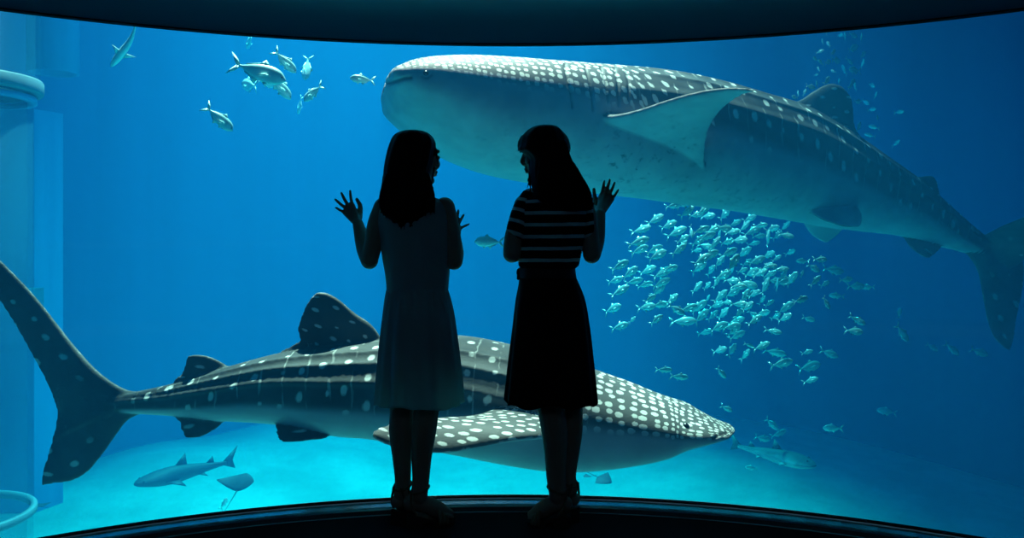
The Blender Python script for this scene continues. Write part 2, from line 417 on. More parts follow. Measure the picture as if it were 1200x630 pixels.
def shark_body(H, stations, roll, side, spacing, keels, belly_line, nsec=150, nring=96, head_u=0.3):
    """stations: (xt, yt, xb, yb, Y, halfwidth) nose first. side=+1 when the nose points to +x."""
    rows = []
    for xt, yt, xb, yb, Y, hw in stations:
        T = P(xt, yt, Y * YS); B = P(xb, yb, Y * YS)
        rows.append((*T, *B, hw * YS))
    c = smooth_curve(rows, nsec * 3)
    # even out along the length
    mid = (c[:, :3] + c[:, 3:6]) / 2
    L = np.concatenate([[0], np.cumsum(np.linalg.norm(np.diff(mid, axis=0), axis=1))])
    # tighter at the nose
    tt = np.linspace(0, 1, nsec); u = L[-1] * (0.65 * tt + 0.35 * tt ** 2)
    c = np.array([[np.interp(q, L, c[:, k]) for k in range(7)] for q in u])
    v, f, spot, tone, head = [], [], [], [], []
    total = u[-1]
    # running pattern coordinate: small cells on the head, wide ones behind
    cell = np.interp(u / total, [0, 0.10, 0.24, 0.36, 1.0], spacing) * YS
    su = np.concatenate([[0], np.cumsum(np.diff(u) / ((cell[1:] + cell[:-1]) / 2))])
    for i in range(nsec):
        T = Vector(c[i, :3]); B = Vector(c[i, 3:6]); hw = max(c[i, 6], 0.004)
        i0, i1 = max(i - 2, 0), min(i + 2, nsec - 1)
        tan = (Vector(c[i1, :3] + c[i1, 3:6]) - Vector(c[i0, :3] + c[i0, 3:6])).normalized()
        up = T - B; e = up.length / 2
        up = up.normalized()
        wd = tan.cross(up).normalized()          # sideways
        Tp = np.array([600 + T.x / T.y * FPX, HORIZON - (T.z - EYE) / T.y * FPX]); Bp = np.array([600 + B.x / B.y * FPX, HORIZON - (B.z - EYE) / B.y * FPX])
        ax = (Tp - Bp); want = np.linalg.norm(ax); ax /= want
        up2 = up
        rl = R(float(np.interp(u[i] / total, roll[0], roll[1])))
        # half-height that gives the traced extent once the section is rolled
        ths = np.linspace(0, np.pi, 120) - np.pi / 2; pw = PWT
        sx_ = np.sign(np.sin(ths)) * np.abs(np.sin(ths)) ** pw; cz_ = np.sign(np.cos(ths)) * np.abs(np.cos(ths)) ** pw
        a = e * 0.5
        for it in range(12):
            ext = (sx_ * hw * math.sin(rl) + cz_ * a * math.cos(rl)).max()
            a = max(0.5 * e, a * e / ext)
        ext = (sx_ * hw * math.sin(rl) + cz_ * a * math.cos(rl)).max()
        if ext > e * 1.002: a *= e / ext; hw *= e / ext
        if wd.y > 0: wd = -wd                     # towards the viewer
        # roll the section so the belly turns to the viewer
        uu = (up2 * math.cos(rl) + (-wd) * math.sin(rl) * -1.0 * -1.0).normalized()
        ww = (wd * math.cos(rl) + up2 * math.sin(rl)).normalized()
        C = (T + B) / 2
        # nudge the section until its traced top and bottom fall where they were drawn
        th_ = np.linspace(0, 2 * np.pi, 72, endpoint=False); cc = np.cos(th_); ssn = np.sin(th_)
        pws = np.where(cc > 0, PWT, PWT + 0.2 * (-cc))
        xx = np.sign(ssn) * np.abs(ssn) ** pws; zz = np.sign(cc) * np.abs(cc) ** pws
        for it in range(6):
            q = np.array(C) + np.outer(xx * hw, np.array(ww)) + np.outer(zz * a, np.array(uu))
            pp = np.stack([600 + q[:, 0] / q[:, 1] * FPX, HORIZON - (q[:, 2] - EYE) / q[:, 1] * FPX], 1)
            pr = (pp - Bp) @ ax
            hi, lo = pr.max(), pr.min()
            C = C + up2 * (((want + 0) - (hi + lo)) / 2 / FPX * C.y)
            a = max(0.4 * e, a * (1 + 0.8 * (want / (hi - lo) - 1)))
            if a <= 0.401 * e: hw *= max(0.8, want / (hi - lo))
        un = u[i] / total
        for k in range(nring):
            th = 2 * math.pi * k / nring
            cu, sw = math.cos(th), math.sin(th)
            # slightly boxy section, flatter above
            pw = PWT if cu > 0 else PWT + 0.2 * (-cu)
            x = math.copysign(abs(sw) ** pw, sw); z = math.copysign(abs(cu) ** pw, cu)
            rr = 1.0
            kb = 0.0
            ang = abs(math.degrees(math.atan2(abs(sw), cu)))
            fade = min(1, max(0, (un - 0.22) / 0.1)) * min(1, max(0, (1.02 - un) / 0.1))
            for ka, kh in keels:
                kb += kh * math.exp(-((ang - ka) / 3.2) ** 2) * fade
            q = C + ww * (x * hw) + uu * (z * a)
            q += (ww * x + uu * z).normalized() * kb
            v.append(q)
            arcm = (ang / 180.0) * math.pi * (hw + a) / 2
            spot.append((su[i] + 0.5, (arcm / cell[i]) * 0.95 + 0.5 + (30 if sw * 1 > 0 else 0), 0))
            bl = np.interp(un, *belly_line)
            tone.append(1.0 / (1.0 + math.exp((ang - bl) / 7.0)))
            head.append(float(np.interp(un, [0, head_u, head_u + 0.1], [1, 1, 0])))
    for i in range(nsec - 1):
        for k in range(nring):
            f.append((i*nring+k, i*nring+(k+1) % nring, (i+1)*nring+(k+1) % nring, (i+1)*nring+k))
    f.append(tuple(range(nring))[::-1]); f.append(tuple(range((nsec-1)*nring, nsec*nring)))
    H.shell(v, f, spot, tone, head)
    return c, u

def fin(H, le, te, thick, cell, tone_top, tone_under, nspan=60, nch=26, flip=1, head=0.0, camber=0.0):
    """le / te: leading and trailing edge, root to tip, as (px, py, Y)"""
    def even(pts):
        c = smooth_curve([P(q[0], q[1], q[2] * YS) for q in pts], nspan * 4)
        L = np.concatenate([[0], np.cumsum(np.linalg.norm(np.diff(c, axis=0), axis=1))])
        return np.array([[np.interp(q, L, c[:, k]) for k in range(3)] for q in np.linspace(0, L[-1], nspan)])
    A = even(le); B = even(te); last = None
    thick *= YS; cell *= YS
    v, f, spot, tone, hd = [], [], [], [], []
    chords = np.linalg.norm(A - B, axis=1)
    span = np.concatenate([[0], np.cumsum(np.linalg.norm(np.diff((A + B) / 2, axis=0), axis=1))])
    for sgn in (1, -1):
        for i in range(nspan):
            i0, i1 = max(i-1, 0), min(i+1, nspan-1)
            tan = ((A + B)[i1] - (A + B)[i0]); ch = B[i] - A[i]
            if np.linalg.norm(ch) < 1e-4: ch = B[max(i-3, 0)] - A[max(i-3, 0)]
            nr = np.cross(tan, ch); nr /= (np.linalg.norm(nr) + 1e-9)
            if last is None:
                q = nspan // 2; nm = np.cross((A + B)[q + 2] - (A + B)[q - 2], B[q] - A[q])
                last = nm if nm @ (A[q] - np.array([0, 0, EYE])) < 0 else -nm      # facing the viewer at mid span
            if nr @ last < 0: nr = -nr
            last = nr
            s = i / (nspan - 1)
            tk = thick * (1 - 0.72 * s) * min(1.0, (chords[i] / (0.25 * chords.max())) ** 0.6 + 0.12)
            for k in range(nch):
                t = k / (nch - 1); tb = 1 - math.cos(t * math.pi / 2) if True else t
                prof = 2.0 * (tb ** 0.5) * (1 - tb) ** 0.8 + 0.10
                q = A[i] + (B[i] - A[i]) * tb + nr * (sgn * tk * prof * 0.5 + camber * math.sin(math.pi * s) * 1.0)
                v.append(q)
                spot.append((span[i] / cell + 60.5, tb * chords[i] / cell + (90.5 if sgn > 0 else 120.5), 1))
                tone.append(tone_top if sgn > 0 else tone_under); hd.append(head)
    N = nspan * nch
    for b in (0, N):
        for i in range(nspan - 1):
            for k in range(nch - 1):
                f.append((b+i*nch+k, b+i*nch+k+1, b+(i+1)*nch+k+1, b+(i+1)*nch+k))
    for i in range(nspan - 1):
        for k in (0, nch - 1):
            f.append((i*nch+k, (i+1)*nch+k, N+(i+1)*nch+k, N+i*nch+k))
    for i in (0, nspan - 1):
        for k in range(nch - 1):
            f.append((i*nch+k, i*nch+k+1, N+i*nch+k+1, N+i*nch+k))
    H.shell(v, f, spot, tone, hd)

def pix(co):
    return np.stack([600 + co[:, 0] / co[:, 1] * FPX, HORIZON - (co[:, 2] - EYE) / co[:, 1] * FPX], 1)

def seg_dist(p, poly):
    d = np.full(len(p), 1e9)
    for (ax, ay), (bx, by) in zip(poly[:-1], poly[1:]):
        a = np.array([ax, ay], float); b = np.array([bx, by], float); ab = b - a
        t = np.clip(((p - a) @ ab) / (ab @ ab + 1e-9), 0, 1)
        d = np.minimum(d, np.linalg.norm(p - (a + t[:, None] * ab), axis=1))
    return d

def finish_shark(name, H, voxel, material, grooves, label, speckle=None, eyes=(), quiet=(0, 0, 1, 1)):
    me, co, nn, spot, tone, head = H.build(name, voxel)
    p = pix(co)
    view = co - np.array([0, 0, EYE]); view /= np.linalg.norm(view, axis=1)[:, None]
    facing = (nn * view).sum(1) < 0.05
    groove = np.zeros(len(co)); disp = np.zeros(len(co))
    for poly, w, depth, dark in grooves:
        d = seg_dist(p, poly)
        g = np.exp(-(d / w) ** 2) * facing
        groove = np.maximum(groove, g * dark); disp += g * depth
    co2 = co - nn * disp[:, None]
    me.vertices.foreach_set('co', co2.ravel())
    vattr(me, 'spot', spot); fattr(me, 'tone', tone); fattr(me, 'groove', groove); fattr(me, 'head', head)
    fattr(me, 'quiet', np.exp(-np.minimum(30, (np.abs(p[:, 0]-quiet[0])/quiet[2])**4 + (np.abs(p[:, 1]-quiet[1])/quiet[3])**4)))
    if speckle is not None:
        sp = np.zeros(len(co))
        for cx, cy, rx, ry, amt in speckle:
            sp = np.maximum(sp, amt * np.exp(-((p[:, 0]-cx)/rx)**2 - ((p[:, 1]-cy)/ry)**2))
        fattr(me, 'speckle', sp)
    me.update()
    o = link(name, me, material)
    tag(o, label, 'whale shark')
    bvh_me = me
    for (ex_, ey_, rad) in eyes:
        d = np.where(facing, np.linalg.norm(p - np.array([ex_, ey_]), axis=1), 1e9)
        i = int(np.argmin(d)); c = Vector(co2[i]); nrm = Vector(nn[i])
        bm = bmesh.new(); bmesh.ops.create_uvsphere(bm, u_segments=20, v_segments=12, radius=rad)
        bmesh.ops.translate(bm, verts=bm.verts, vec=c - nrm * rad * 0.35)
        em = bpy.data.meshes.new('eye'); bm.to_mesh(em); bm.free()
        link('eye', em, m_eye, o)
    return o

m_eye = mat('shark_eye_dark', (0.012, 0.013, 0.015), 0.25, 0.5)
KEELS = [(33, 0.016), (52, 0.018), (74, 0.022)]

# --- lower shark: nose to the right, seen side-on from a little above
YS = 0.9          # depth scale: how near the pane the shark swims
LO = Hull()
lower = [(860, 500, 859, 502, 5.86, .03), (857, 495, 857, 505, 5.86, .13), (850, 492, 851, 510, 5.86, .24), (836, 485, 838, 516, 5.86, .33), (815, 476, 817, 524, 5.87, .40),
         (790, 466, 790, 534, 5.9, .46), (750, 451, 749, 545, 5.92, .50), (700, 434, 700, 552, 5.96, .53), (650, 418, 650, 553, 6.0, .53), (600, 404, 600, 546, 6.02, .52),
         (540, 393, 540, 534, 6.05, .49), (480, 394, 480, 523, 6.08, .45), (440, 398, 440, 515, 6.1, .41), (395, 402, 395, 511, 6.12, .36), (330, 412, 330, 498, 6.15, .28),
         (262, 430, 262, 493, 6.2, .20), (200, 449, 200, 487, 6.27, .13), (155, 459, 152, 485, 6.33, .075), (128, 465, 126, 485, 6.37, .045), (112, 469, 111, 482, 6.39, .02)]
BELLY = ([0, .06, .15, .3, .5, .75, 1.0], [84, 84, 80, 86, 100, 104, 120])
shark_body(LO, lower, ([0, 1], [0, 0]), 1, [0.030, 0.058, 0.085, 0.165, 0.175], KEELS, BELLY, head_u=0.19)
# first dorsal
fin(LO, [(452, 405, 6.1), (436, 381, 6.1), (415, 366, 6.1), (396, 350, 6.1), (382, 343, 6.1), (372, 342, 6.1)], [(345, 416, 6.12), (352, 402, 6.12), (349, 385, 6.12), (354, 368, 6.11), (362, 352, 6.11), (369, 344, 6.1)], 0.13, 0.115, 1, 1)
fin(LO, [(380, 404, 6.12), (352, 400, 6.12), (338, 407, 6.12), (330, 410, 6.12)], [(380, 420, 6.12), (356, 415, 6.12), (340, 413, 6.12), (331, 411, 6.12)], 0.07, 0.115, 1, 1)
# second dorsal
fin(LO, [(272, 432, 6.19), (254, 421, 6.19), (240, 416, 6.19), (228, 415, 6.19), (222, 416, 6.19)], [(213, 452, 6.2), (203, 447, 6.2), (212, 438, 6.2), (217, 427, 6.2), (219, 418, 6.2)], 0.07, 0.16, 1, 1)
# caudal: upper and lower lobe
fin(LO, [(178, 458, 6.3), (150, 457, 6.33), (122, 441, 6.36), (92, 411, 6.42), (40, 346, 6.5), (-8, 296, 6.6), (-40, 262, 6.66), (-62, 238, 6.7)], [(60, 516, 6.44), (68, 488, 6.44), (58, 455, 6.45), (40, 420, 6.48), (14, 374, 6.54), (-24, 316, 6.62), (-50, 270, 6.67), (-66, 240, 6.7)], 0.10, 0.2, 1, 1)
fin(LO, [(176, 480, 6.3), (150, 492, 6.33), (137, 508, 6.36), (120, 532, 6.38), (102, 553, 6.4), (84, 563, 6.42), (64, 566, 6.44), (50, 569, 6.45)], [(66, 450, 6.44), (67, 480, 6.44), (65, 500, 6.44), (60, 520, 6.44), (52, 542, 6.45), (49, 555, 6.45), (48, 564, 6.45), (48, 568, 6.45)], 0.10, 0.2, 1, 1)
# anal and pelvic fins
fin(LO, [(268, 488, 6.18), (256, 500, 6.16), (240, 510, 6.15), (230, 513, 6.15), (221, 514, 6.15)], [(214, 482, 6.2), (203, 486, 6.2), (209, 494, 6.18), (212, 504, 6.17), (215, 511, 6.15)], 0.06, 0.2, 1, .6)
fin(LO, [(396, 496, 6.0), (384, 512, 5.92), (366, 515, 5.88), (346, 517, 5.85), (334, 517, 5.84)], [(330, 490, 6.06), (322, 493, 6.0), (323, 504, 5.93), (324, 512, 5.88), (328, 517, 5.85)], 0.06, 0.2, 1, .6)
# near pectoral, reaching back and towards the viewer, seen from above
fin(LO, [(676, 484, 5.8), (668, 504, 5.48), (640, 511, 5.22), (604, 515, 5.06), (560, 524, 4.98), (520, 530, 4.92), (482, 528, 4.88), (452, 520, 4.86), (438, 513, 4.86)], [(590, 474, 5.62), (572, 482, 5.46), (545, 488, 5.3), (515, 489, 5.18), (486, 492, 5.08), (464, 495, 5.0), (447, 499, 4.94), (438, 504, 4.9), (435, 509, 4.87)], 0.12, 0.082, 1, 0, head=0.7)
GILL = lambda pts: (pts, 1.5, 0.006, 0.35)
lo_grooves = [([(853, 506), (845, 508), (836, 514)], 1.6, 0.012, 0.75), ([(853, 505), (852, 511)], 1.4, 0.006, 0.6),
              ([(832, 505), (834, 507)], 1.6, 0.006, 0.7)]
for k in range(5):
    x = 684 - 15 * k
    lo_grooves.append(GILL([(x, 452 - 3*k), (x - 4, 470), (x - 2, 486)]))
shark_lo = finish_shark('whale_shark', LO, 0.0115, shark_material('whale_shark_hide_lower', False), lo_grooves,
    'large spotted whale shark low in the tank, nose to the right, behind the girls', quiet=(100, 478, 62, 44), eyes=[(805, 498, 0.022)])

# --- upper shark: nose to the left, belly rolled towards the viewer
YS = 1.3
UP = Hull()
upper = [(452, 92, 451, 98, 5.5, .04), (452, 87, 451, 106, 5.5, .26), (455, 80, 453, 120, 5.5, .40), (466, 72, 464, 139, 5.52, .48), (488, 66, 486, 158, 5.56, .52),
         (530, 63, 522, 183, 5.65, .55), (580, 65, 570, 203, 5.76, .56), (640, 70, 634, 216, 5.9, .55), (700, 75, 695, 226, 6.05, .53), (760, 81, 755, 233, 6.2, .51),
         (820, 92, 812, 241, 6.38, .48), (880, 107, 864, 248, 6.58, .44), (932, 122, 910, 256, 6.78, .39), (985, 151, 958, 264, 7.0, .33), (1030, 180, 1002, 270, 7.25, .27),
         (1075, 211, 1052, 276, 7.5, .21), (1112, 243, 1094, 287, 7.75, .155), (1148, 272, 1132, 297, 8.0, .11), (1172, 288, 1158, 304, 8.2, .07), (1186, 296, 1176, 308, 8.3, .03)]
BELLY2 = ([0, .06, .15, .3, .5, .75, 1.0], [76, 78, 83, 93, 98, 102, 112])
shark_body(UP, upper, ([0, .08, .16, .3, 1], [4, 8, 13, 10, 7]), -1, [0.030, 0.050, 0.072, 0.165, 0.175], KEELS, BELLY2, head_u=0.22)
# near pectoral: lifted, seen from below, leading edge a bright line
fin(UP, [(668, 118, 5.85), (688, 133, 5.56), (714, 137, 5.43), (745, 131, 5.32), (775, 121, 5.2), (805, 112, 5.08), (840, 105, 4.98), (868, 104, 4.9), (888, 106, 4.86)], [(826, 205, 5.95), (826, 186, 5.8), (829, 158, 5.6), (840, 135, 5.35), (858, 118, 5.1), (876, 109, 4.95), (889, 107, 4.86)], 0.12, 0.2, 0, 1)
# far pectoral, mostly hidden behind the body
fin(UP, [(700, 190, 6.6), (730, 205, 6.9), (770, 216, 7.2), (800, 222, 7.4)], [(800, 195, 6.6), (806, 208, 6.9), (806, 218, 7.2), (804, 223, 7.4)], 0.10, 0.2, 0, 1)
# first dorsal, leaning to the far side
fin(UP, [(912, 122, 6.82), (936, 118, 6.86), (952, 108, 6.9), (966, 100, 6.94), (975, 98, 6.96), (984, 100, 6.97)], [(1024, 180, 6.98), (1014, 166, 6.98), (1003, 152, 6.98), (1000, 134, 6.98), (998, 116, 6.98), (989, 103, 6.97)], 0.13, 0.12, 1, 1)
# second dorsal
fin(UP, [(1062, 206, 7.42), (1078, 207, 7.44), (1090, 206, 7.46), (1095, 208, 7.47)], [(1106, 240, 7.66), (1101, 226, 7.6), (1099, 216, 7.55), (1097, 210, 7.5)], 0.06, 0.2, 1, 1)
# pelvic fins
fin(UP, [(946, 246, 6.62), (962, 256, 6.56), (985, 264, 6.52), (1004, 266, 6.5)], [(1004, 240, 6.78), (1010, 250, 6.72), (1011, 258, 6.62), (1009, 264, 6.52)], 0.06, 0.2, 0, 1)
fin(UP, [(938, 254, 7.0), (948, 272, 7.1), (958, 280, 7.15), (966, 284, 7.2)], [(990, 258, 7.1), (986, 270, 7.15), (976, 280, 7.2), (970, 284, 7.2)], 0.06, 0.2, 0, 1)
# anal fin
fin(UP, [(1056, 272, 7.5), (1066, 288, 7.52), (1078, 298, 7.53), (1086, 302, 7.54)], [(1108, 284, 7.76), (1104, 288, 7.72), (1098, 296, 7.64), (1090, 302, 7.56)], 0.06, 0.2, 1, 1)
# caudal lobes
fin(UP, [(1134, 280, 7.95), (1152, 276, 7.95), (1172, 266, 7.8), (1204, 252, 7.6), (1260, 226, 7.35), (1300, 206, 7.2)], [(1172, 318, 8.25), (1190, 312, 8.1), (1205, 300, 7.9), (1224, 282, 7.65), (1270, 240, 7.37), (1304, 208, 7.2)], 0.09, 0.2, 1, 1)
fin(UP, [(1128, 290, 7.9), (1146, 318, 8.1), (1152, 348, 8.1), (1158, 378, 8.05), (1166, 396, 8.0), (1178, 408, 8.0)], [(1196, 290, 8.2), (1200, 318, 8.25), (1197, 346, 8.2), (1191, 376, 8.1), (1188, 398, 8.05), (1184, 411, 8.0)], 0.09, 0.2, 1, 1)
up_grooves = [([(453, 98), (462, 96), (474, 92), (481, 91)], 2.2, 0.02, 0.85), ([(494, 90), (501, 92), (506, 88)], 1.2, 0.005, 0.5)]
for pts in ([(662, 75), (664, 90), (669, 110), (671, 126)], [(686, 78), (690, 95), (694, 118), (695, 130)], [(704, 79), (710, 98), (713, 120)], [(720, 80), (724, 96), (725, 124)], [(734, 84), (737, 98), (736, 118)]):
    up_grooves.append((pts, 1.3, 0.014, 0.6))
shark_up = finish_shark('whale_shark', UP, 0.014, shark_material('whale_shark_hide_upper', True), up_grooves,
    'huge whale shark high in the tank showing its pale belly, blunt nose to the left',
    speckle=[(735, 190, 60, 36, 1.0), (790, 170, 40, 30, 0.9), (820, 215, 90, 18, 0.6), (600, 165, 60, 25, 0.45), (880, 235, 70, 12, 0.6)], quiet=(1165, 292, 38, 34), eyes=[(500, 86, 0.022)])
# ------------------------------------------------------------------ people
def glass_y(x): return GC[1] + math.sqrt(GR * GR - x * x)

class Flesh:
    def __init__(s): s.v = []; s.f = []
    def add(s, v, f):
        b = len(s.v); s.v += [tuple(q) for q in v]; s.f += [tuple(i + b for i in q) for q in f]
    def tube(s, pts, radii, n=16, per=7, flat=None):
        """tapered round tube through pts with rounded ends; flat=(dir, factor) squashes across dir"""
        rows = smooth_curve([(*p, r) for p, r in zip(pts, radii)], per * (len(pts) - 1) + 1)
        c = rows[:, :3]; r = rows[:, 3]
        tang = np.gradient(c, axis=0); tang /= np.linalg.norm(tang, axis=1)[:, None]
        # rounded caps
        pre = [(c[0] - tang[0] * r[0] * math.sin(a), r[0] * math.cos(a), tang[0]) for a in (1.45, 1.1, 0.75, 0.35)]
        post = [(c[-1] + tang[-1] * r[-1] * math.sin(a), r[-1] * math.cos(a), tang[-1]) for a in (0.35, 0.75, 1.1, 1.45)]
        rings = pre + [(c[i], r[i], tang[i]) for i in range(len(c))] + post
        ref = np.array([0, 0, 1.0]) if abs(tang[0][2]) < 0.85 else np.array([0, 1.0, 0])
        v, f = [], []
        a = np.cross(tang[0], ref); a /= np.linalg.norm(a)
        for (p, rad, t) in rings:
            a = a - t * (a @ t); a /= np.linalg.norm(a); b = np.cross(t, a)
            for k in range(n):
                th = 2 * math.pi * k / n
                d = a * math.cos(th) + b * math.sin(th)
                if flat is not None:
                    fd = np.array(flat[0]); fd = fd / np.linalg.norm(fd)
                    d = d - fd * (d @ fd) * (1 - flat[1])
                v.append(p + d * rad)
        m = len(rings)
        for i in range(m - 1):
            for k in range(n): f.append((i*n+k, i*n+(k+1) % n, (i+1)*n+(k+1) % n, (i+1)*n+k))
        f.append(tuple(range(n))[::-1]); f.append(tuple(range((m-1)*n, m*n)))
        s.add(v, f)
    def ball(s, c, r, M=None, nu=24, nv=14):
        v, f = [], []
        for j in range(1, nv):
            ph = math.pi * j / nv
            for k in range(nu):
                th = 2 * math.pi * k / nu
                q = Vector((r[0] * math.sin(ph) * math.cos(th), r[1] * math.sin(ph) * math.sin(th), r[2] * math.cos(ph)))
                q = Vector(c) + q
                v.append(M @ q if M else q)
        top = Vector((0, 0, r[2])) + Vector(c); bot = Vector((0, 0, -r[2])) + Vector(c)
        v += [M @ top if M else top, M @ bot if M else bot]
        t, b = len(v) - 2, len(v) - 1
        for j in range(nv - 2):
            for k in range(nu): f.append((j*nu+k, j*nu+(k+1) % nu, (j+1)*nu+(k+1) % nu, (j+1)*nu+k))
        for k in range(nu):
            f.append((t, (k+1) % nu, k)); f.append((b, (nv-2)*nu+k, (nv-2)*nu+(k+1) % nu))
        s.add(v, f)
    def loft(s, rows, n=40, per=6, fold=None, pw=1.0):
        """rows of (py, cx, half-width px, Y, half-depth m), top to bottom, closed ends"""
        rr = smooth_curve([(*P(cx, py, Y), hw / FPX * Y, hd) for py, cx, hw, Y, hd in rows], per * (len(rows) - 1) + 1)
        v, f = [], []; m = len(rr)
        for i, (x, y, z, a, b) in enumerate(rr):
            for k in range(n):
                th = 2 * math.pi * k / n
                g = 1.0 + (fold(i / (m - 1), th) if fold else 0.0)
                ct, st = math.cos(th), math.sin(th)
                v.append((x + a * g * math.copysign(abs(ct) ** pw, ct), y + b * g * math.copysign(abs(st) ** pw, st), z))
        for i in range(m - 1):
            for k in range(n): f.append((i*n+k, i*n+(k+1) % n, (i+1)*n+(k+1) % n, (i+1)*n+k))
        f.append(tuple(range(n))); f.append(tuple(range((m-1)*n, m*n))[::-1])
        s.add(v, f)
    def fuse(s, name, voxel, smooth=3, material=None, parent=None, label=None):
        me = mesh(name + '_cage', s.v, s.f)
        o = bpy.data.objects.new(name + '_cage', me); COL.objects.link(o)
        r = o.modifiers.new('r', 'REMESH'); r.mode = 'VOXEL'; r.voxel_size = voxel
        if smooth:
            sm = o.modifiers.new('s', 'SMOOTH'); sm.iterations = smooth; sm.factor = 0.5
        out = bpy.data.meshes.new_from_object(o.evaluated_get(bpy.context.evaluated_depsgraph_get()))
        bpy.data.objects.remove(o)
        out.name = name
        return link(name, out, material, parent, label=label)
    def plain(s, name, material=None, parent=None, smooth=True, label=None):
        return link(name, mesh(name, s.v, s.f), material, parent, smooth, label)

def sheet(name, rows, material, parent, n=96, per=8, fold=None, thick=0.004, coord=None, hem=None):
    """open cloth tube (rows as in loft) given real thickness"""
    rr = smooth_curve([(*P(cx, py, Y), hw / FPX * Y, hd) for py, cx, hw, Y, hd in rows], per * (len(rows) - 1) + 1)
    v, f = [], []; m = len(rr); st = []
    for lay in (0, 1):
        for i, (x, y, z, a, b) in enumerate(rr):
            for k in range(n):
                th = 2 * math.pi * k / n
                g = 1.0 + (fold(i / (m - 1), th) if fold else 0.0)
                dz = hem(i / (m - 1), th) if hem else 0.0
                v.append((x + (a * g - lay * thick) * math.cos(th), y + (b * g - lay * thick) * math.sin(th), z + dz))
                st.append(z)
    N = m * n
    for b in (0, N):
        for i in range(m - 1):
            for k in range(n): f.append((b+i*n+k, b+i*n+(k+1) % n, b+(i+1)*n+(k+1) % n, b+(i+1)*n+k))
    for i in (0, m - 1):
        for k in range(n): f.append((i*n+k, i*n+(k+1) % n, N+i*n+(k+1) % n, N+i*n+k))
    me = mesh(name, v, f)
    return link(name, me, material, parent)

def head_shapes(B, c, fwd, tilt=0.0, k=1.0):
    f = Vector(fwd).normalized(); side = Vector((0, 0, 1)).cross(f).normalized(); up = f.cross(side).normalized()
    rot = Matrix((f, side, up)).transposed().to_4x4()
    M = Matrix.Translation(c) @ rot @ Matrix.Rotation(tilt, 4, 'X') @ Matrix.Scale(k, 4)
    B.ball((-.010, 0, .022), (.094, .074, .088), M)
    B.ball((.026, 0, -.030), (.060, .060, .078), M)
    B.ball((.058, 0, -.090), (.026, .027, .020), M)
    for s in (1, -1):
        B.tube([M @ Vector((0, s*.054, -.045)), M @ Vector((.012, s*.050, -.075)), M @ Vector((.055, s*.018, -.094))], [.018*k, .018*k, .017*k])
        B.ball((.074, s*.033, .004), (.014, .017, .010), M)
        B.ball((-.004, s*.075, -.012), (.014, .008, .030), M)
        B.ball((.058, s*.038, -.025), (.026, .022, .026), M)
        B.ball((.091, s*.011, -.032), (.008, .008, .007), M)
    B.tube([M @ Vector((.080, 0, .022)), M @ Vector((.094, 0, .000)), M @ Vector((.1015, 0, -.021)), M @ Vector((.094, 0, -.032))], [.010*k, .009*k, .0105*k, .010*k])
    B.ball((.078, 0, .030), (.014, .046, .012), M)
    B.ball((.087, 0, -.053), (.011, .022, .0065), M)
    B.ball((.085, 0, -.066), (.010, .018, .0065), M)
    return M

def hand(B, wrist, bases, tips, tb, tt, thumb_mid, bend=0.010, fr=1.0):
    w = Vector(wrist)
    for b in bases: B.tube([w, w.lerp(b, 0.5), b], [.017, .014, .0105], n=12)
    B.tube([bases[0], bases[1], bases[2], bases[3]], [.0105, .011, .011, .0100], n=12)
    B.tube([w.lerp(bases[0], .5), w.lerp(bases[3], .5)], [.013, .013], n=12)
    toward = Vector((0, -1, 0))
    for i, (b, t) in enumerate(zip(bases, tips)):
        r0 = [.0070, .0074, .0070, .0063][i] * fr
        m1 = b.lerp(t, .42) + toward * bend; m2 = b.lerp(t, .74) + toward * bend * .55
        B.tube([b, m1, m2, t], [r0 * 1.06, r0, r0 * .92, r0 * .74], n=12)
    B.tube([w.lerp(tb, .25), tb, thumb_mid, tt], [.015, .0135, .0102, .0078], n=12)

def strand(B, pts, r0, r1):
    B.tube(pts, list(np.linspace(r0, r1, len(pts))), n=7, per=4)

# materials
m_skin = mat('skin', (0.40, 0.27, 0.21), 0.6, 0.25)
nt = NT(m_skin); bs = nt.n['Principled BSDF']
nt.l.new(nt.mix(nt.noise(nt.add('ShaderNodeTexCoord').outputs['Object'], 9, 3), (0.37, 0.245, 0.19), (0.43, 0.30, 0.235)), bs.inputs['Base Color'])
m_hair = mat('hair_black', (0.006, 0.0055, 0.005), 0.6, 0.12)
nt = NT(m_hair); bs = nt.n['Principled BSDF']
mp = nt.add('ShaderNodeMapping', {'Vector': nt.add('ShaderNodeTexCoord').outputs['Object'], 'Scale': (1, 1, 0.05)}).outputs[0]
hn = nt.noise(mp, 220, 2); nt.bump(hn, 0.5, 0.003, bs)

def cloth(name, color, trans, weave=600):
    m = bpy.data.materials.new(name); m.use_nodes = True
    nt = NT(m); bs = nt.n['Principled BSDF']; out = nt.n['Material Output']
    bs.inputs['Base Color'].default_value = (*color, 1); bs.inputs['Roughness'].default_value = 0.9
    bs.inputs['Specular IOR Level'].default_value = 0.1
    tcn = nt.add('ShaderNodeTexCoord').outputs['Object']
    nt.bump(nt.noise(tcn, weave, 2), 0.2, 0.001, bs)
    if trans:
        t = nt.add('ShaderNodeBsdfTranslucent', {'Color': (*[min(1, c * 1.15) for c in color], 1)})
        mx = nt.add('ShaderNodeMixShader', {0: trans, 1: bs.outputs[0], 2: t.outputs[0]})
        nt.l.new(mx.outputs[0], out.inputs[0])
    return m, nt, bs
m_dress, nt, bs = cloth('linen_grey_blue', (0.62, 0.67, 0.70), 0.5)
m_skirt, nt, bs = cloth('skirt_black', (0.008, 0.008, 0.009), 0)
m_top, nt, bs = cloth('striped_jersey', (0.01, 0.01, 0.011), 0)
sx = nt.add('ShaderNodeSeparateXYZ', {0: nt.add('ShaderNodeAttribute', attribute_name='stripe').outputs['Vector']})
wv = nt.noise(nt.add('ShaderNodeTexCoord').outputs['Object'], 9, 2)
